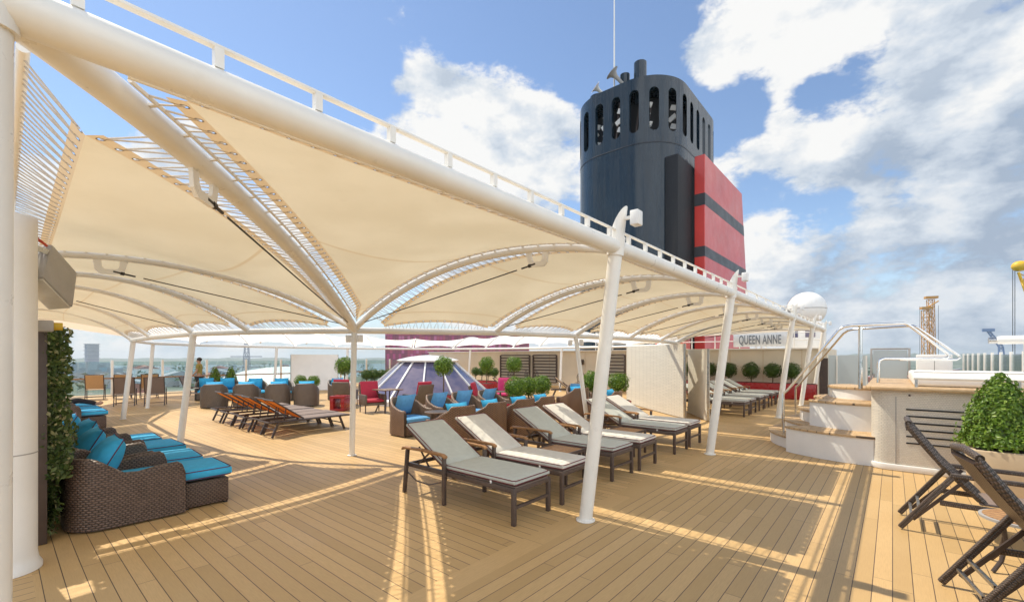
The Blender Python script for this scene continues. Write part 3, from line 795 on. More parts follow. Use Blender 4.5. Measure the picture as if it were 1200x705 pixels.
def panel(fi, fa, fb, label):
    near = min(fa[4], fb[4]); far = max(fa[4], fb[4]) == 0
    NS, NT_ = (30, 26) if near >= 1 else (14, 12)
    outer_gap = .33 if fi < NSB else .20
    def P(s, t_):
        pa, pb = arch(fa, s), arch(fb, s)
        wdt = max(.02, (pb - pa).length)
        ga, gb = ((.36 if 0 < fi < NSB else .28 if fi == 0 else .17), (.235 if fi < NSB else .33)) if not far else (.10, .10)
        dv_ = pb - pa
        def gap(fr, base):
            c_ = abs(dv_.normalized().dot(side_vec(fr, s))); return min(.46, base / max(.3, c_) / wdt)
        t0 = gap(fa, ga); t1 = gap(fb, .27 + .19 * s ** 3 if fi == LAST else gb); tt = t0 + (1 - t0 - t1) * t_
        p = pa.lerp(pb, tt)
        # saddle: the cloth dips between the arches
        w4 = 4 * t_ * (1 - t_)
        p.z -= .17 * w4 * math.sin(PI * min(1, s)) ** 1.6 * min(1, wdt / 3.5)
        return p
    La = (arch(fa, 1) - arch(fa, 0)).length; Lb = (arch(fb, 1) - arch(fb, 0)).length
    def S(k, t_):
        L = La + (Lb - La) * t_
        # start far enough from a shared node
        wn_ = (Vector(fb[0]) - Vector(fa[0])).length; wo_ = (Vector(fb[1]) - Vector(fa[1])).length
        s0 = (.17 if wn_ > .6 else .46) / L; s1 = 1 - (outer_gap if wo_ > .6 else .5) / L
        if fi == LAST: s1 = .93
        # scalloped free edges
        s0 += .05 * 4 * t_ * (1 - t_) * (1 if wn_ > .6 else 0); pass
        return s0 + (s1 - s0) * k
    grid = [[P(S(i / NS, j / NT_), j / NT_) for j in range(NT_ + 1)] for i in range(NS + 1)]
    o_ = grid[NS // 2][NT_ // 2].copy()
    root = empty('sail', o_, 0, label, 'awning sail', 'sails of the awning')
    mb = MB()
    for row in grid: mb.v.extend([tuple(p - o_) for p in row])
    for i in range(NS):
        for j in range(NT_):
            a = i * (NT_ + 1) + j
            mb.face((a, a + 1, a + NT_ + 2, a + NT_ + 1), ((j / NT_, i / NS), ((j + 1) / NT_, i / NS), ((j + 1) / NT_, (i + 1) / NS), (j / NT_, (i + 1) / NS)))
    mb.build('cloth', M['white_sail'] if far else M['sail'], root, smooth=180)
    # hems with eyelets outside each edge, and the lacing to the rails
    edges = []
    edges.append(('a', [grid[i][0] for i in range(NS + 1)], fa)); edges.append(('b', [grid[i][NT_] for i in range(NS + 1)], fb))
    edges.append(('i', grid[0], None)); edges.append(('o', grid[NS], None))
    if far:
        return
    for kind, e, fr in edges:
        L = cum(e)
        if L[-1] < .5: continue
        def target(k):
            q = e[k]
            if kind in 'ab':
                # closest point of the arch rail
                (xi, yi), (xo, yo) = fr[0], fr[1]
                d2 = Vector((xo - xi, yo - yi)); s = max(.02, min(.97, ((q.x - xi) * d2.x + (q.y - yi) * d2.y) / d2.length_squared))
                c_ = arch(fr, s); sv = side_vec(fr, s); sg = 1 if (q - c_).dot(sv) > 0 else -1
                return c_ + sv * sg * ((.072 if fr is FR[0] else .055) + .035) + Vector((0, 0, .02))
            if kind == 'i':
                A = Vector((*fa[0], ZI)); B = Vector((*fb[0], ZI)); d2 = B - A
                s = max(0, min(1, (q - A).dot(d2) / max(1e-6, d2.length_squared))); return A + d2 * s + Vector((0, 0, .03))
            A = arch(fa, 1); B = arch(fb, 1)
            if fi < NSB: return Vector((-2.34, q.y, 2.93))
            if fi == LAST: return Vector((q.x - .02, .09, 3.28 + (q.x + 3.25) * (.21 / 2.45) if q.x > -5.7 else 3.07 + (q.x + 5.7) * .053))
            d2 = B - A; s = max(0, min(1, (q - A).dot(d2) / max(1e-6, d2.length_squared))); return A + d2 * s
        out = []
        for k in range(len(e)):
            tv = target(k) - e[k]; out.append(e[k] + tv.normalized() * min(HEM, tv.length * .6))
        mb = MB(); b = 0
        mb.v = [tuple(p - o_) for p in e] + [tuple(p - o_) for p in out]; n = len(e)
        for k in range(n - 1):
            mb.face((k, k + 1, n + k + 1, n + k), ((L[k], 0), (L[k + 1], 0), (L[k + 1], 1), (L[k], 1)))
        mb.build('hem', M['hem'], root, smooth=180)
        # cord
        mb = MB(); d = .13 / 2; zig = 0; prev = None
        step = .13 if near == 2 or fi in (0, 1, 2, LAST - 1, LAST) else .26
        d = step / 2
        def at(lst, x):
            for k in range(len(L) - 1):
                if L[k + 1] >= x:
                    f = (x - L[k]) / max(1e-6, L[k + 1] - L[k]); return lst[k].lerp(lst[k + 1], f)
            return lst[-1]
        tl = [target(k) for k in range(len(e))]
        rr = .0058 if step < .2 else .006
        path = []
        while d < L[-1]:
            eye = at(e, d).lerp(at(out, d), .42); ra = at(tl, max(0, d - step * .32)); rb = at(tl, min(L[-1], d + step * .32))
            if (ra - eye).length < .75: path += [ra - o_, eye - o_ + Vector((0, 0, .003)), rb - o_]
            d += step
        if len(path) > 2: mb.tube(path, rr, 4)
        if mb.v: mb.build('lacing', M['cord'], root)
for k in range(len(FR)):
    fa, fb = FR[k], FR[(k + 1) % len(FR)]
    panel(k, fa, fb, ('cream ' if k < NSB or k > 21 else '') + PAN[k])

# ------------------------------------------------------------------ posts
def outer_post(y, label, lamp=True):
    root = empty('leaning_post', (-2.57, y, 0), 0, label, 'post', 'leaning posts along the side deck')
    p0 = Vector((0, 0, 0)); p1 = Vector((.37, 0, 2.95)); d = (p1 - p0).normalized(); tip = p1 + d * .46
    mb = MB(); n = 20
    up = Vector((0, 1, 0)); sd = d.cross(up).normalized()
    rings = []
    for f, r in ((0, .073), (.25, .073), (.5, .073), (.9, .073)):
        c_ = p0 + (tip - p0) * f * .9; rings.append([c_ + (sd * math.cos(2 * PI * k / n) + up * math.sin(2 * PI * k / n)) * r for k in range(n)])
    # top cut to a slanting blade-like tip
    for kk in range(5):
        f = (kk + 1) / 5; ring = []
        for k in range(n):
            q = sd * math.cos(2 * PI * k / n) + up * math.sin(2 * PI * k / n)
            lat = q.dot(sd)
            hgt = max(0.0, (1 - lat) / 2)
            ring.append(p0 + d * ((tip - p0).length * (.865 + .0)) + q * .073 + d * (.42 * f * hgt ** .55))
        rings.append(ring)
    mb.loft(rings); mb.build('post', M['white_steel'], root, smooth=50)
    mb = MB(); mb.lathe([(.105, 0.004), (.105, .016), (.08, .022)], (0, 0, 0), 24); mb.build('base_plate', M['white_steel'], root)
    mb = MB(); mb.tube([p1 - d * .09, p1 + d * .10], .088, 20); mb.build('collar', M['white_steel'], root)
    if lamp:
        mb = MB(); q = p1 + d * .28; mb.box(q + Vector((.19, 0, -.02)), (.09, .12, .15)); mb.build('lamp_housing', M['white_paint'], root, bevel=.012)
        mb = MB(); mb.bar(q + Vector((.05, 0, 0)), q + Vector((.15, 0, 0)), .03, .03); mb.build('lamp_bracket', M['white_steel'], root)
outer_post(-.03, 'white post at the near left edge of the deck where the outer beam starts', False)
for y, nm in ((4.24, 'tall white leaning post nearest the cushioned loungers with a blade tip'), (8.62, 'second white leaning post just beyond the cushioned loungers'),
              (15.1, 'third white leaning post left of the curved pool steps'), (19.4, 'fourth white leaning post behind the pool step handrail'), (22.7, 'last small white leaning post at the far end of the side deck')):
    outer_post(y, nm)
def inner_post(foot, top, label, r=.05, boxes=True):
    root = empty('awning_post', (foot[0], foot[1], 0), 0, label, 'post', 'slim posts under the inner ring beam')
    t_ = Vector((top[0] - foot[0], top[1] - foot[1], ZI - .05))
    MB().tube([(0, 0, 0), t_ * .5, t_], r, 16).build('post', M['white_steel'], root)
    MB().lathe([(.08, .004), (.08, .014), (.06, .02)]).build('base_plate', M['white_steel'], root)
    if boxes:
        for sg in (-1, 1):
            mb = MB(); mb.box(t_ + Vector((sg * .125, sg * .04, -.12)), (.07, .09, .13)); mb.build('speaker_box', M['white_paint'], root, bevel=.008)
inner_post((-7.5, 4.25), N0, 'central slim white post standing at the corner of the sunny well')
inner_post((-5.22, 8.78), (-5.5, 8.65), 'white leaning post behind the loungers near the box topiaries')
inner_post((-11.2, 2.5), (-11.0, 2.68), 'white leaning post left of the orange sling loungers', .062, False)
inner_post((-16.9, 2.42), (-16.6, 2.6), 'leftmost white leaning post before the far deck chairs', .062, False)
inner_post((-19.9, 3.5), (-19.6, 3.6), 'small white post behind the leftmost leaning post', .055, False)
inner_post((-22.75, 8.8), (-22.4, 8.8), 'grey white post in front of the port wall left of the pale screen', .06, False)
inner_post((-22.8, 12.6), (-22.68, 12.6), 'white post right of the pale curved screen on the port side', .06, False)
inner_post((-19.6, 18.75), (-19.4, 18.75), 'far white post left of the skylight cap', .06, False)
inner_post((-13.2, 19.25), (-13.2, 19.4), 'far white post in front of the slatted panels', .06, False)
# ================================================================== NEAR LEFT: column, ivy screen, floodlight
root = empty('round_column', (-5.62, .06, 0), 0, 'thick white round column with rounded foot at left edge', 'column')
mb = MB(); mb.lathe([(.215, .004), (.215, .04), (.193, .08), (.185, .14), (.185, 1.0), (.185, 2.98)], (0, 0, 0), 40); mb.build('shaft', M['white_paint'], root)
mb = MB(); mb.lathe([(.187, .985), (.1865, .99), (.187, .995)], (0, 0, 0), 40, False); mb.build('seam', M['grey_plastic'], root)
root = empty('floodlight', (-5.95, .34, 2.55), 0, 'grey square floodlight on a bracket with orange cables', 'floodlight')
rt = rotm('Z', R(-30)) @ rotm('X', R(8)) @ rotm('Y', R(-32))
mb = MB(); mb.box((0, 0, 0), (.44, .18, .42), rt, .9); mb.build('housing', M['grey_plastic'], root, bevel=.018)
mb = MB(); mb.box(rt @ Vector((.0, .0, -.22)), (.40, .16, .02), rt); mb.build('front_glass', M['lens'], root, bevel=.004)
mb = MB(); mb.bar((.28, -.10, .20), (-.05, .06, .20), .012, .05); mb.build('bracket', M['steel'], root)
for k, (mt, dz) in enumerate((('red_cable', .18), ('red_cable', .22), ('green_cable', -.04))):
    mb = MB(); mb.tube([(.20, -.24, -.18 - .03 * k), (.22, -.23, .02), (.2 - .03 * k, -.19, .17 + dz * .4), (.12, -.10, .24 + dz * .4), (.06, -.02, .22 + dz * .2), (.02, .02, .12)], .008, 6); mb.build('cable', M[mt], root)
root = empty('junction_box', (-5.78, .24, 2.08), 0, 'small grey junction box with yellow plug on the column', 'junction box')
mb = MB(); mb.box((-.06, .04, 0), (.14, .14, .10)); mb.build('body', M['grey_plastic'], root, bevel=.01)
mb = MB(); mb.tube([(-.06, .1, 0), (-.06, .17, 0)], .035, 12); mb.build('plug', M['yellow_plastic'], root)

rnd = random.Random(7)
root = empty('ivy_screen', (-6.2, .20, 0), 0, 'tall freestanding screen overgrown with variegated ivy in a dark frame', 'plant screen')
mb = MB()
for x in (0, -3.0): mb.box((x, .06, 1.03), (.05, .14, 2.05))
mb.box((-1.5, .06, .04), (3.0, .10, .05)); mb.box((-1.5, .06, 2.04), (3.0, .10, .04))
mb.build('frame', M['dark_metal'], root, bevel=.004)
mb = MB()
for k in range(12): mb.bar((-.03, -.03, .12 + k * .075), (-.03, .13, .06 + k * .075), .02, .008)
mb.build('louvre', M['dark_metal'], root)
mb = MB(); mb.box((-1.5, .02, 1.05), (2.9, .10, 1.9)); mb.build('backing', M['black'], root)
mb = MB(); pts = []
for k in range(9000):
    x = rnd.uniform(-2.95, -.04); z = rnd.uniform(.06, 2.1)
    dep = .08 + .13 * (1 + math.sin(x * 5 + z * 3.1) * .5 + math.sin(z * 7.3 - x * 2.2) * .35) * (1 if z > .7 else .5)
    y = .06 + dep * rnd.random() ** .4
    pts.append(((x, y, z), (0, 1, .15)))
for k in range(1100):
    z = rnd.uniform(.6, 2.08); y = rnd.uniform(.10, .30); pts.append(((rnd.uniform(-.08, .03), y, z), (1, .5, .1)))
leaf_cloud(mb, pts, .030, rnd, .9); mb.build('ivy', M['ivy_leaf'], root, smooth=0)

# ================================================================== WICKER CHAISES, near left
def make_chaise(label, group):
    root = empty('wicker_chaise', (0, 0, 0), 0, label, 'wicker chaise', group)
    path = arc_u(.84, .86, .28, 8)
    n = len(path); hs = []
    for (x, y) in path:
        f = y / .86
        if f < .12: h = .76
        elif f < .55: h = .76 - (.76 - .555) * (1 - math.cos(PI * (f - .12) / .43)) / 2
        else: h = .555 + .055 * math.sin(min(1, (f - .55) / .4) * PI / 2)
        hs.append(h)
    # rounded front ends of the arms
    path = [(path[0][0], .93)] + [(path[0][0], .905)] + path + [(path[-1][0], .905)] + [(path[-1][0], .93)]; hs = [.50, .575] + hs + [.575, .50]
    ushell(path, hs, .085, .02).build('wicker_shell', M['wicker'], root, smooth=60)
    mb = MB(); mb.box((0, .50, .17), (.76, .82, .30)); mb.build('seat_base', M['wicker'], root)
    cushion(.74, .80, .13, .035, .015, 10, (0, .52, .385)).build('seat_cushion', M['blue_cushion'], root, smooth=60)
    rt = rotm('X', R(62))
    pil = pillow(.58, .27, (0, .28, .65), rt).build('back_pillow', M['blue_cushion'], root, smooth=180)
    pillow_piping(.58, (0, .28, .65), rt).build('piping', M['piping'], pil)
    return root
def make_ottoman(label, group):
    root = empty('wicker_ottoman', (0, 0, 0), 0, label, 'ottoman', group)
    mb = MB(); mb.box((0, .23, .165), (.70, .46, .29)); mb.build('wicker_base', M['wicker'], root, bevel=.012)
    mb = MB()
    for sx in (-.32, .32):
        for sy in (.03, .43): mb.box((sx, sy, .012), (.04, .04, .02))
    mb.build('foot', M['black'], root)
    c_ = cushion(.72, .60, .125, .032, .014, 12, (0, .19, .395)).build('cushion', M['blue_cushion'], root, smooth=60)
    piping_loops(.72, .60, .125, .032, .006, (0, .19, .395)).build('piping', M['piping'], c_)
    return root
CH = [(-6.63, .5), (-7.62, .46), (-8.68, .5), (-9.72, .42)]
lab = ['nearest dark wicker chaise armchair with blue pillow beside the ivy screen', 'second dark wicker chaise in the row from the camera', 'third dark wicker chaise in the row by the ivy', 'fourth dark wicker chaise at the end of the near row']
labo = ['nearest wicker ottoman with a blue cushion striped by sun', 'second wicker ottoman with blue cushion from the camera', 'third wicker ottoman with blue cushion in the row', 'fourth wicker ottoman with blue cushion at the end of the near row']
c0 = make_chaise(lab[0], 'wicker chaises in the near row'); o0 = make_ottoman(labo[0], 'wicker ottomans in the near row')
for k, (x, y) in enumerate(CH):
    c_ = c0 if k == 0 else dup(c0, None, None, lab[k]); c_.location = (x, y, 0); c_.rotation_euler = (0, 0, R((0, -2, 2, -3)[k]))
    q = o0 if k == 0 else dup(o0, None, None, labo[k]); q.location = (x + (.0, .03, -.02, .02)[k], y + .94, 0); q.rotation_euler = (0, 0, R((0, -3, 2, -2)[k]))
for k, x in enumerate((-15.5, -16.5, -17.5)):
    c_ = dup(c0, (x, .45, 0), R(0), ('dark wicker chaise of the far left row, nearest of three', 'dark wicker chaise of the far left row, middle of three', 'dark wicker chaise of the far left row, farthest of three')[k]); c_['group'] = 'wicker chaises in the far left row'
    q = dup(o0, (x, 1.39, 0), 0, ('blue ottoman of the far left row, nearest of three', 'blue ottoman of the far left row, middle of three', 'blue ottoman of the far left row, farthest of three')[k]); q['group'] = 'wicker ottomans in the far left row'

# ================================================================== CUSHIONED LOUNGERS
def make_lounger(label, mat, group='cushioned loungers under the awning', flat=False):
    """head towards -x; foot end at x=0; local y is the width"""
    root = empty('sun_lounger', (0, 0, 0), 0, label, 'sun lounger', group)
    W = .66; w2 = W / 2
    mb = MB()
    for sy in (-1, 1): mb.box((-.93, sy * (w2 - .02), .375), (1.86, .035, .055))
    for x in (-.0175, -1.13, -1.86): mb.box((x, 0, .375), (.035, W - .075, .05))
    mb.build('frame', M['frame_metal'], root, bevel=.003)
    mb = MB(); mb.box((-.59, 0, .407), (1.16, W - .08, .012)); mb.build('sling', M['brown_sling'], root)
    for sy in (-1, 1):
        mb = MB(); mb.box((-.022, sy * (w2 - .02), .20), (.045, .045, .395)); mb.build('leg', M['frame_metal'], root, bevel=.003)
        mb = MB(); mb.box((-1.10, sy * (w2 + .022), .29), (.045, .04, .58)); mb.build('leg', M['frame_metal'], root, bevel=.003)
        mb = MB(); mb.bar((-1.90, sy * (w2 + .022), 0.002), (-1.83, sy * (w2 + .022), .58), .04, .045); mb.build('leg', M['frame_metal'], root, bevel=.003)
        mb = MB()
        pts = [(-1.93, .575), (-1.90, .60), (-1.5, .612), (-1.12, .602), (-1.07, .58)]
        rings = [[(x, sy * (w2 + .022) - .032, z - .014), (x, sy * (w2 + .022) + .032, z - .014), (x, sy * (w2 + .022) + .032, z + .014), (x, sy * (w2 + .022) - .032, z + .014)] for x, z in pts]
        mb.loft(rings); mb.build('armrest', M['teak'], root, bevel=.006)
        mb = MB(); mb.tube([(-1.84, sy * (w2 + .015), .28), (-1.7, sy * (w2 - .02), .18), (-1.45, sy * (w2 - .03), .17), (-1.2, sy * (w2 - .01), .25)], .009, 6)
        mb.bar((-1.75, sy * (w2 - .05), .36), (-1.45, sy * (w2 - .05), .58), .014, .02); mb.bar((-1.45, sy * (w2 - .05), .36), (-1.68, sy * (w2 - .05), .62), .014, .02)
        mb.build('back_support', M['frame_metal'], root)
    mb = MB(); mb.box((-.022, 0, .19), (.03, W - .08, .03)); mb.build('stretcher', M['frame_metal'], root)
    a = R(29); px_, pz_ = -1.16, .415
    rt = rotm('Y', a)      # lifts -x end
    def on(x, z): return Vector((px_, 0, pz_)) + rt @ Vector((x, 0, z))
    mb = MB()
    for sy in (-1, 1): mb.bar(on(0, 0) + Vector((0, sy * (w2 - .06), 0)), on(-.86, 0) + Vector((0, sy * (w2 - .06), 0)), .03, .035)
    mb.bar(on(-.86, 0) + Vector((0, -w2 + .06, 0)), on(-.86, 0) + Vector((0, w2 - .06, 0)), .035, .03)
    mb.box(on(-.43, .012), (.84, W - .12, .008), rt)
    mb.build('back_frame', M['frame_metal'], root, bevel=.003)
    sc_ = cushion(1.14, .63, .072, .025, .010, 14, (-.575, 0, .455)).build('seat_cushion', mat, root, smooth=60)
    piping_loops(1.14, .63, .072, .025, .0055, (-.575, 0, .455)).build('piping', M['red_piping'], sc_)
    cc = on(-.44, .052)
    bc = cushion(.90, .63, .072, .025, .010, 14, cc, rt).build('back_cushion', mat, root, smooth=60)
    piping_loops(.90, .63, .072, .025, .0055, cc, rt).build('piping', M['red_piping'], bc)
    mb = MB(); mb.tube([(-.35, -w2 + .012, .40), (-.35, -w2 + .008, .43)], .012, 8); mb.build('clip', M['white_paint'], root)
    return root
LY = [3.91, 4.81, 6.13, 6.97, 8.50, 9.32]
LL = ['nearest lounger with plain grey green cushion in front of the white post', 'lounger with pale striped sunlit cushion just behind the nearest one', 'third lounger with grey cushion left of the first teak table',
      'fourth lounger with pale cushion beyond the first teak table', 'fifth lounger with grey cushion past the first leaning post', 'sixth lounger with pale cushion beside the curved mosaic screen']
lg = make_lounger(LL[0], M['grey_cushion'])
for k, y in enumerate(LY):
    q = lg if k == 0 else dup(lg, None, None, LL[k]); q.location = (-3.04 + (0, .0, -.02, .01, -.0, -.01)[k], y, 0); q.rotation_euler = (0, 0, R((0, .8, -.6, .5, -.4, 0)[k]))
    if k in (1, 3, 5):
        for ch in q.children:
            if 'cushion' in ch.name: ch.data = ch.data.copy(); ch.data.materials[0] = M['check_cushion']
for k, y in enumerate((14.9, 15.75, 16.9, 17.75, 18.9, 19.75)):
    q = dup(lg, (-3.35, y, 0), 0, ('far lounger beside the shrub wall, nearest of six', 'far lounger beside the shrub wall, second of six', 'far lounger beside the shrub wall, third of six', 'far lounger beside the shrub wall, fourth of six', 'far lounger beside the shrub wall, fifth of six', 'far lounger beside the shrub wall, farthest of six')[k])
    q['group'] = 'loungers at the far end of the side deck'
def make_table(label):
    root = empty('side_table', (0, 0, 0), 0, label, 'side table', 'low teak tables between the loungers')
    mb = MB(); mb.box((0, 0, .425), (.50, .48, .022)); mb.build('table_top', M['slat_teak'], root, bevel=.003)
    mb = MB(); mb.box((0, .25, .42), (.56, .022, .045)); mb.box((0, -.25, .42), (.56, .022, .045)); mb.box((.27, 0, .42), (.022, .478, .045)); mb.box((-.27, 0, .42), (.022, .478, .045)); mb.build('apron', M['frame_metal'], root)
    for sx in (-1, 1):
        for sy in (-1, 1):
            mb = MB(); mb.box((sx * .262, sy * .242, .2), (.04, .04, .396)); mb.build('leg', M['frame_metal'], root, bevel=.003)
    return root
tb = make_table('low slatted teak table between the second and third loungers'); tb.location = (-3.75, 5.47, 0)
dup(tb, (-3.8, 7.73, 0), 0, 'low slatted teak table between the fourth and fifth loungers')

# ================================================================== RIGHT: reclining wicker chairs
def make_recliner(label, lean=56, group='dark wicker recliners on the sunny side'):
    """faces +x, near side at y=0, width to y=.60"""
    root = empty('wicker_recliner', (0, 0, 0), 0, label, 'reclining chair', group)
    W = .60
    a = R(lean); bx, bz = .60, .40; L = .86
    tx, tz = bx - L * math.cos(a), bz + L * math.sin(a)
    for y in (.02, W - .02):
        mb = MB(); mb.bar((0.0, y, .02), (.40, y, .62), .042, .05); mb.build('leg', M['wicker_rail'], root, bevel=.01)
        mb = MB(); mb.bar((1.32, y, 0.01), (1.30, y, .60), .045, .045); mb.build('leg', M['wicker_rail'], root)
        mb = MB(); mb.bar((.375, y, .625), (1.33, y, .618), .058, .042); mb.build('armrest', M['wicker_rail'], root, bevel=.01)
        mb = MB(); mb.bar((.30, y, .34), (1.34, y, .34), .03, .05); mb.build('side_rail', M['wicker_rail'], root, bevel=.006)
    for y in (.075, W - .075):
        mb = MB(); mb.tube([(bx + .02, y, bz - .03), (bx, y, bz), ((bx + tx) / 2 - .02, y, (bz + tz) / 2 - .02), (tx, y, tz), (tx - .01, y, tz + .045)], [.028, .031, .032, .033, .022], 4); mb.build('back_stile', M['wicker_rail'], root, bevel=.006)
        mb = MB(); mb.bar((.10, y, .11), (.50, y, .60), .022, .03); mb.build('back_prop', M['dark_metal'], root)
    mb = MB()
    for f in (.16, .30): mb.bar((.02 + .42 * f, .07, .06 + .62 * f), (.02 + .42 * f, W - .07, .06 + .62 * f), .024, .024)
    mb.build('ladder_rung', M['steel'], root)
    K = 10; rings = []
    for k in range(K + 1):
        f = k / K; x, z = bx + (tx - bx) * f - .015 * math.sin(PI * f), bz + (tz - bz) * f - .015 * math.sin(PI * f)
        rings.append([(x, .09, z), (x - .03, .09, z - .018), (x - .03, W - .09, z - .018), (x, W - .09, z)])
    MB().loft(rings).build('back_web', M['wicker'], root)
    mb = MB(); mb.tube([(tx - .005, .06, tz + .03), (tx - .015, W / 2, tz + .055), (tx - .005, W - .06, tz + .03)], .026, 10); mb.build('head_rail', M['wicker_rail'], root)
    mb = MB(); mb.box((.94, W / 2, .375), (.72, W - .10, .02)); mb.build('seat', M['brown_sling'], root, bevel=.006)
    mb = MB(); mb.tube([(1.31, .02, .345), (1.31, W - .02, .345)], .024, 10); mb.build('front_rail', M['wicker_rail'], root)
    return root
rc = make_recliner('dark wicker recliner beside the cone topiary with upright back', 52); rc.location = (.06, 6.16, 0)
dup(rc, (.40, 4.30, 0), R(11), 'dark wicker recliner at the right edge, back seen close up')
dup(rc, (.62, 3.62, 0), R(4), 'dark wicker recliner at the bottom right corner, mostly cut off')
root = empty('round_table', (.82, 5.58, 0), 0, 'small round table with orange wooden top between the recliners', 'side table')
mb = MB(); mb.lathe([(.24, .425), (.255, .43), (.255, .45), (.235, .452)], (0, 0, 0), 32); mb.build('rim', M['grey_plastic'], root)
mb = MB(); mb.lathe([(.232, .44), (.232, .456)], (0, 0, 0), 32); mb.build('table_top', M['slat_teak'], root)
for k in range(4):
    a = R(40 + 90 * k); mb = MB(); mb.tube([(.16 * math.cos(a), .16 * math.sin(a), .43), (.13 * math.cos(a), .13 * math.sin(a), .25), (.17 * math.cos(a), .17 * math.sin(a), .1), (.24 * math.cos(a), .24 * math.sin(a), .01)], .016, 8); mb.build('leg', M['dark_metal'], root)
# ================================================================== RIGHT: raised pool, steps, rails
TZ = 1.33
def arcpts(cx, cy, r, a0, a1, n): return [(cx + r * math.cos(R(a0 + (a1 - a0) * k / n)), cy + r * math.sin(R(a0 + (a1 - a0) * k / n))) for k in range(n + 1)]
root = empty('raised_pool', (0, 9.3, 0), 0, 'raised whirlpool clad in cream mosaic with a teak ledge and louvred vent', 'whirlpool')
out = [(3.6, 3.6), (-.1, 3.6)] + arcpts(-.05, .22, .22, 180, 270, 8) + [(3.6, 0)]
mb = MB(); mb.prism(out[::-1], .10, TZ - .06); mb.build('wall', M['mosaic'], root, smooth=30)
mb = MB(); mb.prism([(x + (-.02 if x < 1 else 0), y - (.025 if y < 2 else 0)) for x, y in out[::-1]], .004, .10); mb.build('plinth', M['white_paint'], root, bevel=.012, smooth=30)
led = [(3.6, 3.65), (-.34, 3.65), (-.34, .1)] + arcpts(-.16, .08, .18, 180, 270, 6) + [(3.6, -.10)]
mb = MB(); mb.prism(led[::-1], TZ - .058, TZ - .004); mb.build('ledge', M['pale_teak'], root, bevel=.012, smooth=30)
mb = MB(); mb.box((.04, -.003, .64), (.012, .006, 1.06)); mb.box((2.6, -.003, .64), (.012, .006, 1.06)); mb.build('panel_joint', M['grey_plastic'], root, smooth=0)
mb = MB()
for k in range(6): mb.box((.56, -.004, .98 - k * .105), (.80, .008, .022))
mb.build('vent_slot', M['black'], root, smooth=0)
mb = MB()
for x, z in ((.20, 1.20), (.95, 1.20)): mb.tube([(x, 0, z), (x, -.012, z)], .015, 10)
mb.build('fixing', M['dark_metal'], root)
mb = MB()   # white tub rim
mb.prism([(.25, .35), (3.6, .35), (3.6, 3.2), (.25, 3.2)], TZ, TZ + .20); mb.build('tub_rim', M['white_paint'], root, bevel=.05, seg=3)
# deck-level ledge rails
root = empty('ledge_rail', (.3, 9.36, TZ), 0, 'low white double rail running along the teak ledge of the pool', 'rail')
mb = MB(); mb.tube([(-.05, 0, .14), (3.3, 0, .14)], .026, 12); mb.build('lower_rail', M['white_steel'], root)
mb = MB(); mb.tube([(-.05, 0.02, .235), (3.3, 0.02, .235)], .013, 10); mb.build('upper_rail', M['white_steel'], root)
for x in (-.02, 1.05, 2.15): 
    mb = MB(); mb.box((x, 0, .07), (.035, .035, .142)); mb.build('baluster', M['steel'], root)
# curved steps
root = empty('curved_steps', (-.34, 11.35, 0), 0, 'white fan shaped steps with pale teak treads curving up to the pool', 'steps')
levels = [(.245, 1.66, True), (.49, 1.99, False), (.735, 1.10, True), (.98, .80, False), (1.215, .42, False)]
def fan(r, a0, a1, n=26): return [(0, 0)] + arcpts(0, 0, r, a0, a1, n)
spec = [(0.0, .49, 1.95, 232, 292), (0.0, .245, 1.72, 118, 231.6), (.245, .49, 1.44, 118, 231.6), (.49, .735, 1.17, 118, 231.6), (.49, .98, 1.42, 232, 292), (.735, .98, .90, 118, 231.6), (.98, 1.215, .66, 118, 292)]
for k, (z0, z1, r, a0, a1) in enumerate(spec):
    P_ = fan(r, a0, a1)
    P_ = [(x, y) if y > -1.99 else (x, -1.99) for x, y in P_]
    mb = MB(); mb.prism(P_, z0 + (.004 if z0 == 0 else 0), z1 - .042); mb.build('riser', M['white_paint'], root, smooth=25)
    P2 = fan(r + .03, a0, a1); mb = MB(); mb.prism(P2, z1 - .042, z1 + (.001 * k)); mb.build('tread', M['pale_teak'], root, bevel=.008, smooth=25)
# stainless handrails
root = empty('pool_handrail', (-1.67, 10.32, 0), 0, 'polished steel handrail rising over the pool steps', 'handrail')
def W2L(p): return (p[0] + 1.67, p[1] - 10.32, p[2])
mb = MB(); mb.tube([W2L(p) for p in ((-1.67, 10.32, .01), (-1.67, 10.32, 1.02), (-1.655, 10.325, 1.08), (-1.60, 10.33, 1.13), (-.78, 10.45, 2.31), (-.70, 10.46, 2.37), (-.60, 10.48, 2.39), (.15, 10.9, 2.42), (.20, 10.91, 2.40), (.25, 10.93, 2.36), (.74, 11.15, 1.87), (.77, 11.17, 1.82), (.74, 11.15, 1.78), (.66, 11.1, 1.77), (-.12, 10.6, 1.77), (-.18, 10.57, 1.74), (-.2, 10.56, 1.68), (-.2, 10.56, 1.22))], .024, 14); mb.build('rail', M['chrome'], root)
mb = MB(); mb.lathe([(.05, .004), (.05, .012), (.03, .02)], (0, 0, 0), 20); mb.build('foot_plate', M['chrome'], root)
mb = MB(); mb.tube([W2L((-.46, 10.62, 1.2)), W2L((-.46, 10.62, 2.40))], .034, 16); mb.build('stanchion', M['chrome'], root)
root = empty('pool_handrail', (-1.78, 12.6, 0), 0, 'second polished steel handrail on the far side of the curved steps', 'handrail')
def W2L(p): return (p[0] + 1.78, p[1] - 12.6, p[2])
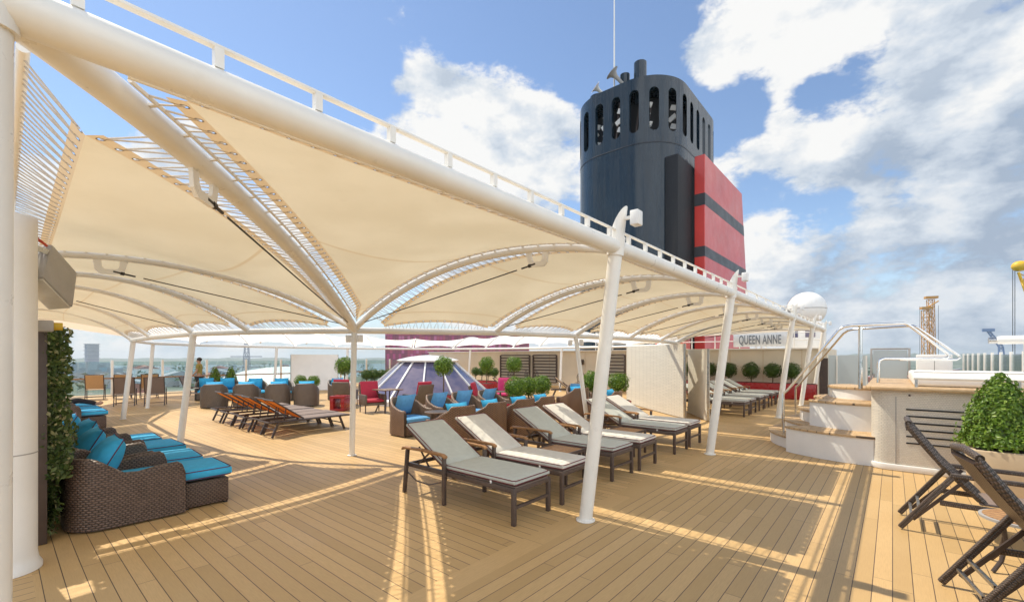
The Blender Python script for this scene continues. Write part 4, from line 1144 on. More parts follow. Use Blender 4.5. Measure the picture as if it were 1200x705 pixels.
mb = MB(); mb.tube([W2L(p) for p in ((-1.78, 12.6, .01), (-1.78, 12.6, 1.02), (-1.765, 12.59, 1.08), (-1.71, 12.56, 1.13), (-.80, 11.85, 2.30), (-.72, 11.79, 2.36), (-.62, 11.72, 2.38), (.3, 11.5, 2.40), (.36, 11.49, 2.36), (.92, 11.62, 1.84), (.95, 11.63, 1.79), (.9, 11.6, 1.75), (.1, 11.3, 1.75))], .022, 14); mb.build('rail', M['chrome'], root)
mb = MB(); mb.tube([W2L((-.5, 11.7, 1.2)), W2L((-.5, 11.7, 2.37))], .03, 16); mb.build('stanchion', M['chrome'], root)

# ================================================================== PLANTS
def fib(n):
    for i in range(n):
        z = 1 - 2 * (i + .5) / n; a = i * 2.399963; r = math.sqrt(max(0, 1 - z * z)); yield Vector((r * math.cos(a), r * math.sin(a), z))
def ball_crown(n, r, size, seed, shape=None):
    rnd = random.Random(seed); mb = MB(); pts = []
    for d in fib(n):
        k = 1 + .07 * math.sin(d.x * 6 + seed) + .07 * math.sin(d.y * 7 + d.z * 5 + seed * 2) + (rnd.uniform(-.16, .06) if rnd.random() < .94 else rnd.uniform(.05, .20))
        pts.append((d * r * k, d))
    leaf_cloud(mb, pts, size, rnd, .75); return mb
CROWN = {}
def crown(kind, mat, parent, loc):
    o = bpy.data.objects.new('crown', CROWN[kind][mat]); C.objects.link(o); o.parent = parent; o.location = loc; return o
def mkcrown(kind, mb, mats):
    CROWN[kind] = {}
    for mt in mats:
        o = mb.build('crown', M[mt], smooth=0); me = o.data; bpy.data.objects.remove(o); CROWN[kind][mt] = me
for k in range(3):
    mkcrown('ball%d' % k, ball_crown(1500, .29, .028, 11 + k), ('box_leaf', 'dark_leaf'))
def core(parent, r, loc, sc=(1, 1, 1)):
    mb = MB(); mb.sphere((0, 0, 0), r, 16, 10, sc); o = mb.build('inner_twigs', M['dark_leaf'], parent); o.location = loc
nb = [0]
def ball_tree(loc, zc, r, label, mat='box_leaf', pot=None, potlab=None, group='clipped ball trees', trunk0=.4):
    root = empty('ball_topiary', (loc[0], loc[1], trunk0), 0, label, 'topiary', group)
    nb[0] += 1
    c_ = crown('ball%d' % (nb[0] % 3), mat, root, (0, 0, zc - trunk0)); s = r / .29; c_.scale = (s, s, s * (.94 + .05 * (nb[0] % 3))); c_.rotation_euler = (0, 0, nb[0] * 1.3)
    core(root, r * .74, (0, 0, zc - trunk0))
    mb = MB(); mb.tube([(0, 0, 0), (.01, .005, (zc - trunk0) * .5), (0, 0, zc - trunk0)], .022, 8); mb.build('trunk', M['bark'], root)
    return root
def red_planter(loc, w_, d_, h_, label, mat='red_planter'):
    root = empty('planter_box', (loc[0], loc[1], 0), 0, label, 'planter', 'red lacquered planters')
    mb = MB(); mb.box((0, 0, h_ / 2 + .004), (w_, d_, h_ - .01)); mb.build('box', M[mat], root, bevel=.012)
    mb = MB(); mb.box((0, 0, h_ + .004), (w_ - .08, d_ - .08, .02)); mb.build('soil', M['soil'], root, smooth=0)
    return root
# cone topiary in the foreground right
root = empty('cone_topiary', (1.05, 8.42, .66), 0, 'bright green clipped cone shrub in a beige planter', 'topiary')
rnd = random.Random(4); mb = MB(); pts = []
for k in range(5200):
    h = rnd.random(); z = .92 * (1 - math.sqrt(1 - h)) if rnd.random() < .8 else .92 * rnd.random()
    ph = rnd.uniform(0, 2 * PI); rr = .385 * (1 - (z / .95) ** 1.55) ** .8 * (1 + .07 * math.sin(3 * ph + 9 * z) + .05 * math.sin(7 * ph - 14 * z)) * (1 - .25 * rnd.random() ** 2)
    pts.append(((rr * math.cos(ph), rr * math.sin(ph), z + rnd.uniform(-.02, .02)), (math.cos(ph), math.sin(ph), .5)))
for k in range(160):
    h = rnd.random() ** 1.3; z = .86 * h; ph = rnd.uniform(0, 2 * PI); rr = .385 * (1 - (z / .95) ** 1.55) ** .8 * rnd.uniform(1.02, 1.16)
    for q in range(3): pts.append(((rr * math.cos(ph) + rnd.uniform(-.012, .012), rr * math.sin(ph) + rnd.uniform(-.012, .012), z + .02 * q), (math.cos(ph), math.sin(ph), .8)))
leaf_cloud(mb, pts, .026, rnd, .8); mb.build('crown', M['box_leaf'], root, smooth=0)
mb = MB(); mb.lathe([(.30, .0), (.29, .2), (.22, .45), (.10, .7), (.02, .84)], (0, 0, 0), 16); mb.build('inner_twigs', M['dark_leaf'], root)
mb = MB(); mb.tube([(0, 0, -.06), (0, 0, .3)], .03, 8); mb.build('trunk', M['bark'], root)
root = empty('planter_box', (1.15, 8.42, 0), 0, 'square beige planter holding the cone shrub', 'planter')
mb = MB(); mb.box((0, 0, .32), (.74, .74, .62), taper=1.06); mb.build('box', M['planter_beige'], root, bevel=.015)
mb = MB(); mb.box((0, 0, .626), (.70, .70, .016)); mb.build('soil', M['soil'], root, smooth=0)
# shrub wall planter at the end of the side deck
root = red_planter((-5.6, 22.25), 6.4, .55, .66, 'long red planter under the beige wall at the deck end')
X = [-8.25, -7.45, -6.65, -5.8, -4.85, -4.0, -3.3]
for k, x in enumerate(X):
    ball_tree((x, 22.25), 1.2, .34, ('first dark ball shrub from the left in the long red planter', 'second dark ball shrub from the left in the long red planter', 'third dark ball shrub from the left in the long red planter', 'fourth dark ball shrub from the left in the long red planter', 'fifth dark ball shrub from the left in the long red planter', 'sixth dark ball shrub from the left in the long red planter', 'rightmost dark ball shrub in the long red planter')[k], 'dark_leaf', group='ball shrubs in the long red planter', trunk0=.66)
# trio and pair behind the wicker armchairs
red_planter((-8.15, 10.25), .55, 2.0, .5, 'red planter under the three bright ball shrubs')
for k, y in enumerate((9.62, 10.25, 10.9)):
    ball_tree((-8.15, y), .93, .29, ('left ball shrub of the three behind the wicker armchairs', 'middle ball shrub of the three behind the wicker armchairs', 'right ball shrub of the three behind the wicker armchairs')[k], group='three bright ball shrubs', trunk0=.5)
red_planter((-6.7, 12.2), 1.5, .5, .5, 'red planter behind the first leaning post')
for k, x in enumerate((-7.15, -6.25)):
    ball_tree((x, 12.2), 1.03, .30, ('ball shrub left of the first leaning post', 'ball shrub right of the first leaning post')[k], group='pair of ball shrubs behind the leaning post', trunk0=.5)
for loc, zc, r, lb in (((-11.9, 10.2), 1.48, .33, 'ball tree with pale trunk in front of the glass skylight'), ((-15.4, 16.0), 1.42, .36, 'ball tree right of the skylight before the beige wall'), ((-13.0, 15.3), 1.46, .36, 'ball tree in front of the left slatted panel'), ((-15.9, 8.7), 1.46, .33, 'ball tree beside the central slim post')):
    red_planter(loc, .6, .6, .48, 'square red planter of the ' + lb.replace('ball tree', 'tree').split(' in front')[0].split(' with')[0] + (' before the skylight' if 'pale trunk' in lb else ' near the slats' if 'slatted' in lb else ''))
    ball_tree(loc, zc, r, lb, trunk0=.48, group='ball trees in the well')
red_planter((-18.7, 8.5), .9, .5, .42, 'red planter by the pale screen with two small shrubs')
for k, y in enumerate((8.3, 8.75)): ball_tree((-18.7 + .2 * k, y), .78, .24, ('left small ball shrub before the pale curved screen', 'right small ball shrub before the pale curved screen')[k], group='small shrubs by the pale screen', trunk0=.42)
red_planter((-21.3, 13.6), .5, 2.0, .45, 'red planter left of the skylight with a hedge')
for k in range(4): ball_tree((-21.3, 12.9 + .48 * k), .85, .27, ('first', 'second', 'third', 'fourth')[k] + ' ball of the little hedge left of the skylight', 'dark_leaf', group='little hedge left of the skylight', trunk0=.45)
red_planter((-17.6, 18.2), 2.2, .5, .45, 'red planter right of the skylight with dark balls')
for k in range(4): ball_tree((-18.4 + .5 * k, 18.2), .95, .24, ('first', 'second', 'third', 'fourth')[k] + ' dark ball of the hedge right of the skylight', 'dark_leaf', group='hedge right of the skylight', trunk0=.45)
# small cones at the port side
rnd = random.Random(9); mb = MB(); pts = []
for k in range(1200):
    z = .85 * (1 - math.sqrt(1 - rnd.random())); ph = rnd.uniform(0, 2 * PI); rr = .27 * (1 - (z / .88) ** 1.6) ** .8 * rnd.uniform(.85, 1.05)
    pts.append(((rr * math.cos(ph), rr * math.sin(ph), z), (math.cos(ph), math.sin(ph), .4)))
leaf_cloud(mb, pts, .035, rnd, .7); mkcrown('cone', mb, ('box_leaf',))
for k, (x, y) in enumerate(((-24.2, 6.75), (-24.0, 7.35))):
    root = empty('cone_topiary', (x, y, .4), 0, ('left small cone shrub right of the standing person', 'right small cone shrub next to the port side chairs')[k], 'topiary', 'small cone shrubs at the port side')
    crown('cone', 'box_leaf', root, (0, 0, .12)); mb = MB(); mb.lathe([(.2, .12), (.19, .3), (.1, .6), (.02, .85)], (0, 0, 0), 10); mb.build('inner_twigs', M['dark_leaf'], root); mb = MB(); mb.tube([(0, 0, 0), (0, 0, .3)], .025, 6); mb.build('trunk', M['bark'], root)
red_planter((-24.1, 7.05), .5, 1.2, .4, 'red planter under the two small cone shrubs')

# ================================================================== SCREENS AND DECKHOUSE WALLS
def curved_screen(pts, h, th, label, mat, z0=.02):
    o_ = Vector((*pts[len(pts) // 2], 0)); root = empty('curved_screen', o_, 0, label, 'screen wall')
    L = [Vector((x, y, 0)) - o_ for x, y in pts]; rings = []
    for i in range(len(L)):
        tg = (L[min(len(L) - 1, i + 1)] - L[max(0, i - 1)]).normalized(); nr = Vector((-tg.y, tg.x, 0)) * th / 2
        rings.append([L[i] - nr + Vector((0, 0, z0)), L[i] + nr + Vector((0, 0, z0)), L[i] + nr + Vector((0, 0, h)), L[i] - nr + Vector((0, 0, h))])
    MB().loft(rings).build('panel', M[mat], root, smooth=30)
    mb = MB()
    for p in (L[0], L[-1]): mb.box(p + Vector((0, 0, h / 2 + .01)), (.05, .05, h - .02))
    mb.build('edge_trim', M['steel'], root)
    return root
def bez(p0, p1, p2, n): return [((1 - t_) ** 2 * p0[0] + 2 * t_ * (1 - t_) * p1[0] + t_ ** 2 * p2[0], (1 - t_) ** 2 * p0[1] + 2 * t_ * (1 - t_) * p1[1] + t_ ** 2 * p2[1]) for t_ in [k / n for k in range(n + 1)]]
curved_screen(bez((-4.62, 13.15), (-5.7, 14.0), (-7.9, 16.2), 14), 2.19, .10, 'large curved screen wall of cream mosaic behind the loungers', 'screen_tile')
curved_screen(bez((-3.9, 12.95), (-4.3, 13.6), (-4.95, 14.5), 8), 2.03, .08, 'narrow cream mosaic screen left of the second leaning post', 'screen_tile')
curved_screen(bez((-23.9, 10.1), (-23.6, 11.2), (-23.0, 12.2), 10), 1.93, .12, 'pale grey curved screen at the port side behind the wicker chairs', 'white_paint')

root = empty('deckhouse', (-15.3, 22.9, 0), 0, 'long beige deckhouse wall closing the far end of the deck', 'deckhouse')
mb = MB(); mb.box((0, 2.1, 1.08), (26.4, 4.2, 2.14)); mb.build('wall', M['beige_wall'], root, smooth=0)
mb = MB()
for x in (-11, -8.4, -3.9, -1.2, 1.4, 4.0, 6.6, 8.0, 9.4, 10.8, 12.3): mb.box((x, -.004, 1.07), (.02, .008, 2.08))
mb.build('panel_joint', M['planter_beige'], root, smooth=0)
mb = MB(); mb.box((0, -.03, 2.17), (26.5, .14, .05)); mb.build('coping', M['white_paint'], root)
mb = MB(); mb.box((7.4, -.03, 1.86), (.42, .05, .12)); mb.build('wall_lamp', M['grey_plastic'], root, bevel=.01)
mb = MB(); mb.box((13.08, -.012, .95), (.30, .02, 1.6)); mb.build('dark_doorway', M['dark_metal'], root, smooth=0)
# upper rail and houses on the roof of the deckhouse
root = empty('upper_rail', (-15.3, 23.1, 2.2), 0, 'white pipe railing along the roof of the beige deckhouse', 'railing')
mb = MB()
for z in (.35, .68, 1.02): mb.tube([(2, 0, z), (13.1, 0, z)], .02, 8)
mb.build('rail', M['white_steel'], root)
mb = MB()
for k in range(11): mb.tube([(2 + k * 1.11, 0, 0), (2 + k * 1.11, 0, 1.04)], .024, 8)
mb.build('stanchion', M['white_steel'], root)
root = empty('name_sign', (-4.62, 23.02, 2.2), R(3), 'pale banner with grey capital letters spelling QUEEN ANNE on the upper railing', 'sign')
mb = MB(); mb.box((0, .01, .42), (2.3, .02, .70)); mb.build('board', M['pale_panel'], root)
fc = bpy.data.curves.new('lettering', 'FONT'); fc.body = 'QUEEN ANNE'; fc.size = .56; fc.extrude = .006; fc.offset = .008; fc.align_x = 'CENTER'; fc.space_character = 1.06
fo = bpy.data.objects.new('tmp_text', fc); C.objects.link(fo)
dg = bpy.context.evaluated_depsgraph_get(); me = bpy.data.meshes.new_from_object(fo.evaluated_get(dg)); bpy.data.objects.remove(fo)
me.name = 'lettering'; me.materials.clear(); me.materials.append(M['sign_grey']); lo = bpy.data.objects.new('lettering', me); C.objects.link(lo); lo.parent = root
lo.location = (-.05, -.008, .20); lo.rotation_euler = (R(90), 0, 0); lo.scale = (.47, 1.05, 1)
root = empty('red_locker', (-9.6, 25.4, 2.2), 0, 'red painted locker behind the upper railing', 'locker')
mb = MB(); mb.box((0, 0, .7), (1.6, 1.2, 1.4)); mb.build('body', M['red_paint'], root, bevel=.02)
mb = MB(); mb.box((0, -.61, .7), (.02, .01, 1.2)); mb.build('door_gap', M['black'], root)
root = empty('roof_house', (-3.3, 26.5, 2.2), 0, 'small pale roof cabin with windows below the radar dome', 'cabin')
mb = MB(); mb.box((0, 0, .65), (1.5, 2.0, 1.3)); mb.build('wall', M['white_paint'], root, bevel=.02)
for x in (-.4, .3):
    mb = MB(); mb.box((x, -1.01, .75), (.4, .02, .4)); mb.build('window', M['sky_glass'], root)
root = empty('radar_dome', (-3.72, 30.0, 2.2), 0, 'big white spherical radar dome on a short mast', 'radar dome')
mb = MB(); mb.sphere((0, 0, 2.3), .98, 32, 20); mb.build('dome', M['white_paint'], root, smooth=180)
mb = MB(); mb.lathe([(.6, 1.52), (.42, 1.2), (.32, 1.0), (.32, 0)], (0, 0, 0), 24); mb.build('mast', M['white_paint'], root)
mb = MB(); mb.lathe([(.984, 2.28), (.991, 2.3), (.984, 2.32)], (0, 0, 0), 32, False); mb.build('flange', M['grey_plastic'], root)
root = empty('mast_platform', (-5.1, 29.4, 2.2), 0, 'steel platform with mesh railing left of the radar dome', 'platform')
mb = MB(); mb.box((0, 0, 1.55), (1.9, 1.5, .08)); mb.build('floor', M['grey_plastic'], root)
mb = MB()
for x in (-.9, .9):
    for y in (-.7, .7):
        mb = MB(); mb.tube([(x, y, 0), (x, y, 2.5)], .05, 8); mb.build('upright', M['white_steel'], root)
mb = MB()
for z in (1.95, 2.45): mb.tube([(-.9, -.7, z), (.9, -.7, z), (.9, .7, z), (-.9, .7, z), (-.9, -.7, z)], .025, 6)
mb.build('railing', M['white_steel'], root)
mb = MB(); mb.box((.1, .2, 1.95), (1.1, .8, .7)); mb.build('equipment_box', M['grey_plastic'], root, bevel=.02)
# slatted panels on the wall
def slats(x0, x1, z0, z1, label):
    root = empty('slatted_panel', ((x0 + x1) / 2, 22.80, 0), 0, label, 'slatted panel', 'dark slatted panels on the beige wall')
    w_ = x1 - x0; mb = MB()
    for x in (-w_ / 2, w_ / 2): mb.box((x, 0, (z0 + z1) / 2), (.08, .08, z1 - z0))
    for z in (z0, z1): mb.box((0, 0, z), (w_ - .08, .08, .06))
    mb.build('frame', M['dark_metal'], root)
    mb = MB(); n = 9
    for k in range(1, n): mb.box((0, 0, z0 + (z1 - z0) * k / n), (w_ - .08, .05, .07))
    mb.build('slat', M['dark_metal'], root)
slats(-20.6, -18.05, .2, 1.92, 'dark slatted panel on the beige wall, left one'); slats(-17.75, -15.9, .2, 1.92, 'dark slatted panel on the beige wall, middle one'); slats(-12.6, -11.3, .2, 1.92, 'dark slatted panel on the beige wall, right one')
root = empty('wall_speaker', (-14.1, 22.82, 1.5), 0, 'small dark box fixed to the beige wall right of the slatted panels', 'wall box')
mb = MB(); mb.box((0, -.06, 0), (.28, .18, .30)); mb.build('housing', M['dark_metal'], root, bevel=.02)
mb = MB(); mb.tube([(0, 0, -.1), (-.1, -.1, -.35), (.15, -.12, -.6)], .02, 6); mb.build('arm', M['dark_metal'], root)
# ================================================================== FUNNEL
FX0, FX1, FY0, FY1, FTOP = -19.15, -11.0, 28.6, 40.5, 20.95
root = empty('ship_funnel', (-14.9, 34.5, 0), 0, 'tall navy ship funnel with slotted crown and a red striped side panel', 'funnel')
OX, OY = -14.9, 34.5
def plan(n_c=14, r=3.05):
    P = []
    hx = (FX1 - FX0) / 2; y0 = FY0 - OY; y1 = FY1 - OY; mx = (FX0 + FX1) / 2 - OX
    for cx_, cy_, a0 in ((mx + hx - r, y1 - r, 0), (mx - hx + r, y1 - r, 90), (mx - hx + r, y0 + r, 180), (mx + hx - r, y0 + r, 270)):
        for k in range(n_c + 1):
            a = R(a0 + 90 * k / n_c); P.append(Vector((cx_ + r * math.cos(a), cy_ + r * math.sin(a), 0)))
    return P
PL = plan()
def plan_len(P):
    L = [0.0]
    for i in range(len(P)): L.append(L[-1] + (P[(i + 1) % len(P)] - P[i]).length)
    return L
LL_ = plan_len(PL)
def on_plan(s):
    s %= LL_[-1]
    for i in range(len(PL)):
        if LL_[i + 1] >= s:
            f = (s - LL_[i]) / max(1e-6, LL_[i + 1] - LL_[i]); return PL[i].lerp(PL[(i + 1) % len(PL)], f)
    return PL[0]
def taper(p, z): 
    k = 1 - .0 * z; return Vector((p.x * k, p.y * k, z))
mb = MB(); NP = 150
ring = [on_plan(LL_[-1] * k / NP) for k in range(NP)]
mb.loft([[taper(p, z) for p in ring] for z in (-.5, 6, 12, 16.4)], True, False)
ZS0, ZS1 = 16.4, FTOP
# slotted band: each cell carries one round-ended opening
cells = 26; cw = LL_[-1] / cells
slz0, slz1, hw = 17.2, 20.15, .33
rimcells = []
for c_ in range(cells):
    s0 = c_ * cw; sc = s0 + cw / 2
    outl = []
    NA = 8
    for k in range(NA + 1): a = R(180 - 180 * k / NA); outl.append((hw * math.cos(a), slz1 - hw + hw * math.sin(a)))
    for k in range(NA + 1): a = R(0 - 180 * k / NA); outl.append((hw * math.cos(a), slz0 + hw + hw * math.sin(a)))
    zc = (slz0 + slz1) / 2; hh = (ZS1 - ZS0) / 2; rect = []
    for (du, z) in outl:
        dz = z - zc; k = min((cw / 2) / max(1e-6, abs(du)), ((ZS1 - zc) if dz > 0 else (zc - ZS0)) / max(1e-6, abs(dz)))
        rect.append((du * k, zc + dz * k))
    # add the rect's corners by snapping the nearest samples
    for cu, cz in ((-cw / 2, ZS1), (cw / 2, ZS1), (cw / 2, ZS0), (-cw / 2, ZS0)):
        i = min(range(len(rect)), key=lambda q: (rect[q][0] - cu) ** 2 + ((rect[q][1] - cz) * .8) ** 2); rect[i] = (cu, cz)
    b = len(mb.v); n = len(outl)
    for du, z in outl: mb.v.append(tuple(taper(on_plan(sc + du), z)))
    for du, z in rect: mb.v.append(tuple(taper(on_plan(sc + du), z)))
    inn = []
    for du, z in outl:
        p = taper(on_plan(sc + du), z); nn = Vector((p.x * .55, p.y, 0)).normalized(); mb.v.append(tuple(p - nn * .28))
    for i in range(n):
        j = (i + 1) % n
        mb.face((b + i, b + j, b + n + j, b + n + i)); mb.face((b + j, b + i, b + 2 * n + i, b + 2 * n + j))
top = [taper(p, FTOP) for p in ring]; top2 = [taper(p * .965, FTOP) for p in ring]; top3 = [taper(p * .965, FTOP - .5) for p in ring]
mb.loft([top, top2, top3], True, False); bcap = len(mb.v); mb.v.extend([tuple(p) for p in top3]); mb.face(range(bcap, bcap + NP))
mb.build('casing', M['navy'], root, smooth=30)
mb = MB(); mb.loft([[taper(p * 1.004, 16.36) for p in ring], [taper(p * 1.006, 16.4) for p in ring], [taper(p * 1.004, 16.44) for p in ring]], True, False); mb.build('weld_band', M['navy_dark'], root)
# dark inside with pale ducts seen through the slots
mb = MB(); mb.loft([[taper(p * .80, z) for p in ring] for z in (16.5, 20.0)], True, True); mb.build('inner_core', M['black'], root)
mb = MB()
for sx, yy in ((-2.2, -4.6), (-.9, -5.45), (.2, -5.4), (2.0, -5.0), (3.25, -3.4)):
    for k in range(4):
        z = 17.25 + k * .66
        mb.box((sx + .16 * (k % 2) - .1, yy - .08, z), (.58, .10, .34), rotm('Y', R((-28, 24)[k % 2])))
mb.build('duct_lattice', M['white_paint'], root)
mb = MB()
for k in range(30):
    a = 2 * PI * k / 30; mb.tube([(3.3 * math.cos(a), 5.3 * math.sin(a), 16.6), (3.3 * math.cos(a + .12), 5.3 * math.sin(a + .12), 20)], .09, 6)
mb.build('inner_strut', M['dark_metal'], root)
# exhaust pipes
for x, y, h_, r_ in ((1.25, -4.55, 2.15, .44), (.10, -4.6, 1.75, .35), (-3.1, -2.9, 2.1, .62), (-2.2, 0, 1.2, .5)):
    mb = MB(); mb.lathe([(r_, -.8), (r_, h_), (r_ * .88, h_), (r_ * .88, h_ - .5)], (x, y, FTOP - .4), 22); mb.build('exhaust_pipe', M['navy'], root)
mb = MB(); mb.tube([(-.6, -4.9, FTOP - .4), (-.6, -4.9, FTOP + 8.5)], [.06, .04], 8); mb.build('mast', M['white_steel'], root)
def horn(c, d, s, mat):
    d = Vector(d).normalized(); c = Vector(c); mb = MB(); P_ = [(0, .12), (.5, .13), (.8, .16), (1.0, .26), (1.12, .42), (1.16, .52)]
    mb.tube([c + d * a * s for a, r in P_], [r * s for a, r in P_], 20); mb.build('horn', M[mat], root)
    mb = MB(); mb.tube([c + d * 1.163 * s, c + d * 1.17 * s], .46 * s, 20); mb.build('horn_mouth', M['dark_metal'], root)
horn((.1, -4.9, FTOP + .55), (-.9, -.75, 1.25), 1.0, 'grey_plastic'); horn((-1.5, -4.6, FTOP + .45), (-.65, -1.0, .75), .85, 'white_paint')
# dark box and red panel on the starboard side
mb = MB(); mb.box((3.62, -3.3, 7.5), (.9, 3.2, 15.7)); mb.build('side_casing', M['black'], root, bevel=.05)
X0, X1 = 4.22, 4.93; Y0, Y1, Y1b = -2.15, 7.9, 11.3
def red_face(z0, z1, mat, name, off=0.0):
    def ye(z): return Y1b + (Y1 - Y1b) * (z / 16.0)
    mb = MB(); r0 = [(X0 - off, Y0 - off, z0), (X1 + off, Y0 - off, z0), (X1 + off, ye(z0) + off, z0), (X0 - off, ye(z0) + off, z0)]
    r1 = [(X0 - off, Y0 - off, z1), (X1 + off, Y0 - off, z1), (X1 + off, ye(z1) + off, z1), (X0 - off, ye(z1) + off, z1)]
    mb.loft([r0, r1]); mb.build(name, M[mat], root, bevel=.03 if off == 0 else 0, smooth=0)
red_face(-.5, 16.0, 'red_paint', 'red_panel')
M['stripe'] = pmat('dark_stripe_paint', (.045, .045, .05), .4, 0, .2, .5, .04, 3)
for z0_, z1_ in ((12.45, 13.3), (8.85, 9.58), (5.3, 6.0)): red_face(z0_, z1_, 'stripe', 'stripe', .006)
mb = MB(); mb.box((3.95, 1.2, 7.2), (.6, 6.6, 15.2)); mb.build('panel_mount', M['black'], root)

# ================================================================== SKYLIGHT
root = empty('glass_skylight', (-15, 12, 0), R(8), 'faceted cone skylight of violet glass with white ribs and a white cap', 'skylight')
n = 14
def nring(r, z): return [(r * math.cos(2 * PI * k / n), r * math.sin(2 * PI * k / n), z) for k in range(n)]
mb = MB(); mb.loft([nring(2.98, .004), nring(2.98, .17), nring(2.8, .22)]); mb.build('curb', M['white_paint'], root, smooth=20)
mb = MB(); mb.loft([nring(2.72, .2), nring(1.1, 1.62)]); mb.build('glazing', M['sky_glass'], root, smooth=0)
for k in range(n):
    a = 2 * PI * k / n; mb = MB(); mb.bar((2.74 * math.cos(a), 2.74 * math.sin(a), .21), (1.1 * math.cos(a), 1.1 * math.sin(a), 1.645), .055, .05); mb.build('rib', M['white_paint'], root)
mb = MB(); mb.lathe([(1.0, 1.58), (1.27, 1.60), (1.30, 1.66), (1.22, 1.70), (.8, 1.80), (.35, 1.86), (.02, 1.88)], (0, 0, 0), 36); mb.build('cap', pmat('gloss_white_cap', (.82, .80, .76), .16, 0, .04, 3, 0, 30, .6, .5), root)

# ================================================================== WICKER ARMCHAIRS, TABLES, RED CHAIRS
def make_armchair(mat, pmat_, label, group, hb=.86, ha=.60):
    """open to +y"""
    root = empty('wicker_armchair', (0, 0, 0), 0, label, 'armchair', group)
    path = arc_u(.76, .70, .30, 7); hs = []
    for x, y in path:
        f = y / .70; h = ha + (hb - ha) * (1 - min(1, f / .75)) ** 1.3
        if f < .1: h = hb
        hs.append(h)
    path = [(path[0][0], .735)] + path + [(path[-1][0], .735)]; hs = [ha - .05] + hs + [ha - .05]
    ushell(path, hs, .07, .03).build('wicker_shell', M[mat], root, smooth=60)
    mb = MB(); mb.box((0, .40, .165), (.69, .64, .27)); mb.build('seat_base', M[mat], root)
    c_ = cushion(.64, .62, .12, .032, .014, 8, (0, .42, .36)).build('seat_cushion', M[pmat_], root, smooth=60)
    rt = rotm('X', R(66)); p_ = pillow(.52, .18, (.02, .20, .68), rt, 8).build('pillow', M[pmat_], root, smooth=180)
    return root
wl = ['wicker armchair with blue pillow at the left front of the seating group', 'second wicker armchair with blue pillow behind the round table', 'third wicker armchair with blue pillow facing the loungers', 'fourth wicker armchair with blue pillow at the end of the facing row']
el = ['wicker armchair seen from behind, nearest to the first lounger', 'wicker armchair seen from behind, second in the row', 'wicker armchair seen from behind, third in the row', 'wicker armchair seen from behind, last before the shrubs']
G1 = 'brown wicker armchairs with blue pillows'
ac = make_armchair('wicker_brown', 'pale_blue_cushion', wl[0], G1)
ae = make_armchair('wicker_brown', 'blue_cushion', el[0], G1, .88, .60)
for k, y in enumerate((6.32, 7.28, 8.22, 9.12)):
    q = ac if k == 0 else dup(ac, None, None, wl[k]); q.location = (-8.95 + .05 * (k % 2), y, 0); q.rotation_euler = (0, 0, R(-90 + (0, 5, -4, 3)[k]))
for k, y in enumerate((5.78, 6.74, 7.66, 8.5)):
    q = ae if k == 0 else dup(ae, None, None, el[k]); q.location = (-6.12, y, 0); q.rotation_euler = (0, 0, R(90 + (-4, 3, -2, 4)[k]))
q = dup(ae, (-5.6, 11.0, 0), R(100), 'wicker armchair with blue pillow right of the first leaning post'); q = dup(ae, (-7.0, 11.4, 0), R(75), 'wicker armchair turned away beside the pair of ball shrubs'); q = dup(ac, (-8.2, 12.9, 0), R(-130), 'wicker armchair with blue cushion behind the leaning post near the tan loungers')
tk = make_armchair('wicker_far', 'blue_cushion', 'taupe wicker armchair seen from behind, left of the row past the orange loungers', 'taupe wicker armchairs on the port side', .84, .62)
def face(d): return math.atan2(-d[0], d[1])
T1 = [((-18.1, 5.0), 'taupe wicker armchair seen from behind, left of the row past the orange loungers'), ((-17.4, 5.75), 'taupe wicker armchair seen from behind, second from left past the orange loungers'), ((-16.7, 6.6), 'taupe wicker armchair seen from behind, third from left past the orange loungers'), ((-16.1, 7.3), 'taupe wicker armchair seen from behind, right end beside the red planter')]
for k, ((x, y), lb) in enumerate(T1):
    q = tk if k == 0 else dup(tk, None, None, lb); q.location = (x, y, 0); q.rotation_euler = (0, 0, face((-1.0, .45)) + R((5, -4, 3, -6)[k]))
T2 = [((-22.2, 5.9), 'taupe armchair with large blue pillow right of the left leaning post'), ((-21.6, 6.55), 'taupe armchair with blue pillow facing the camera in front of the cone shrubs'), ((-20.5, 7.2), 'taupe armchair with blue pillow facing the camera, middle of the port group'), ((-19.6, 7.9), 'taupe armchair with blue pillow facing the camera, right of the port group'), ((-18.0, 9.4), 'taupe armchair with bright blue pillow in front of the pale screen')]
for k, ((x, y), lb) in enumerate(T2):
    q = dup(tk, (x, y, 0), face((1.0, -.35)) + R((4, -6, 5, 0, 20)[k]), lb)
root0 = empty('round_cafe_table', (-7.6, 6.35, 0), 0, 'small round brown table between the facing wicker armchairs', 'table', 'round tables among the armchairs')
mb = MB(); mb.lathe([(.27, .575), (.29, .58), (.29, .60), (.27, .605)], (0, 0, 0), 28); mb.build('table_top', M['wicker_brown'], root0)
mb = MB(); mb.lathe([(.20, .004), (.20, .02), (.03, .04), (.03, .575)], (0, 0, 0), 16); mb.build('pedestal', M['frame_metal'], root0)
dup(root0, (-7.55, 8.15, 0), 0, 'small round brown table deeper between the armchair rows')
dup(root0, (-10.4, 11.5, 0), 0, 'round table beside the pink armchair')
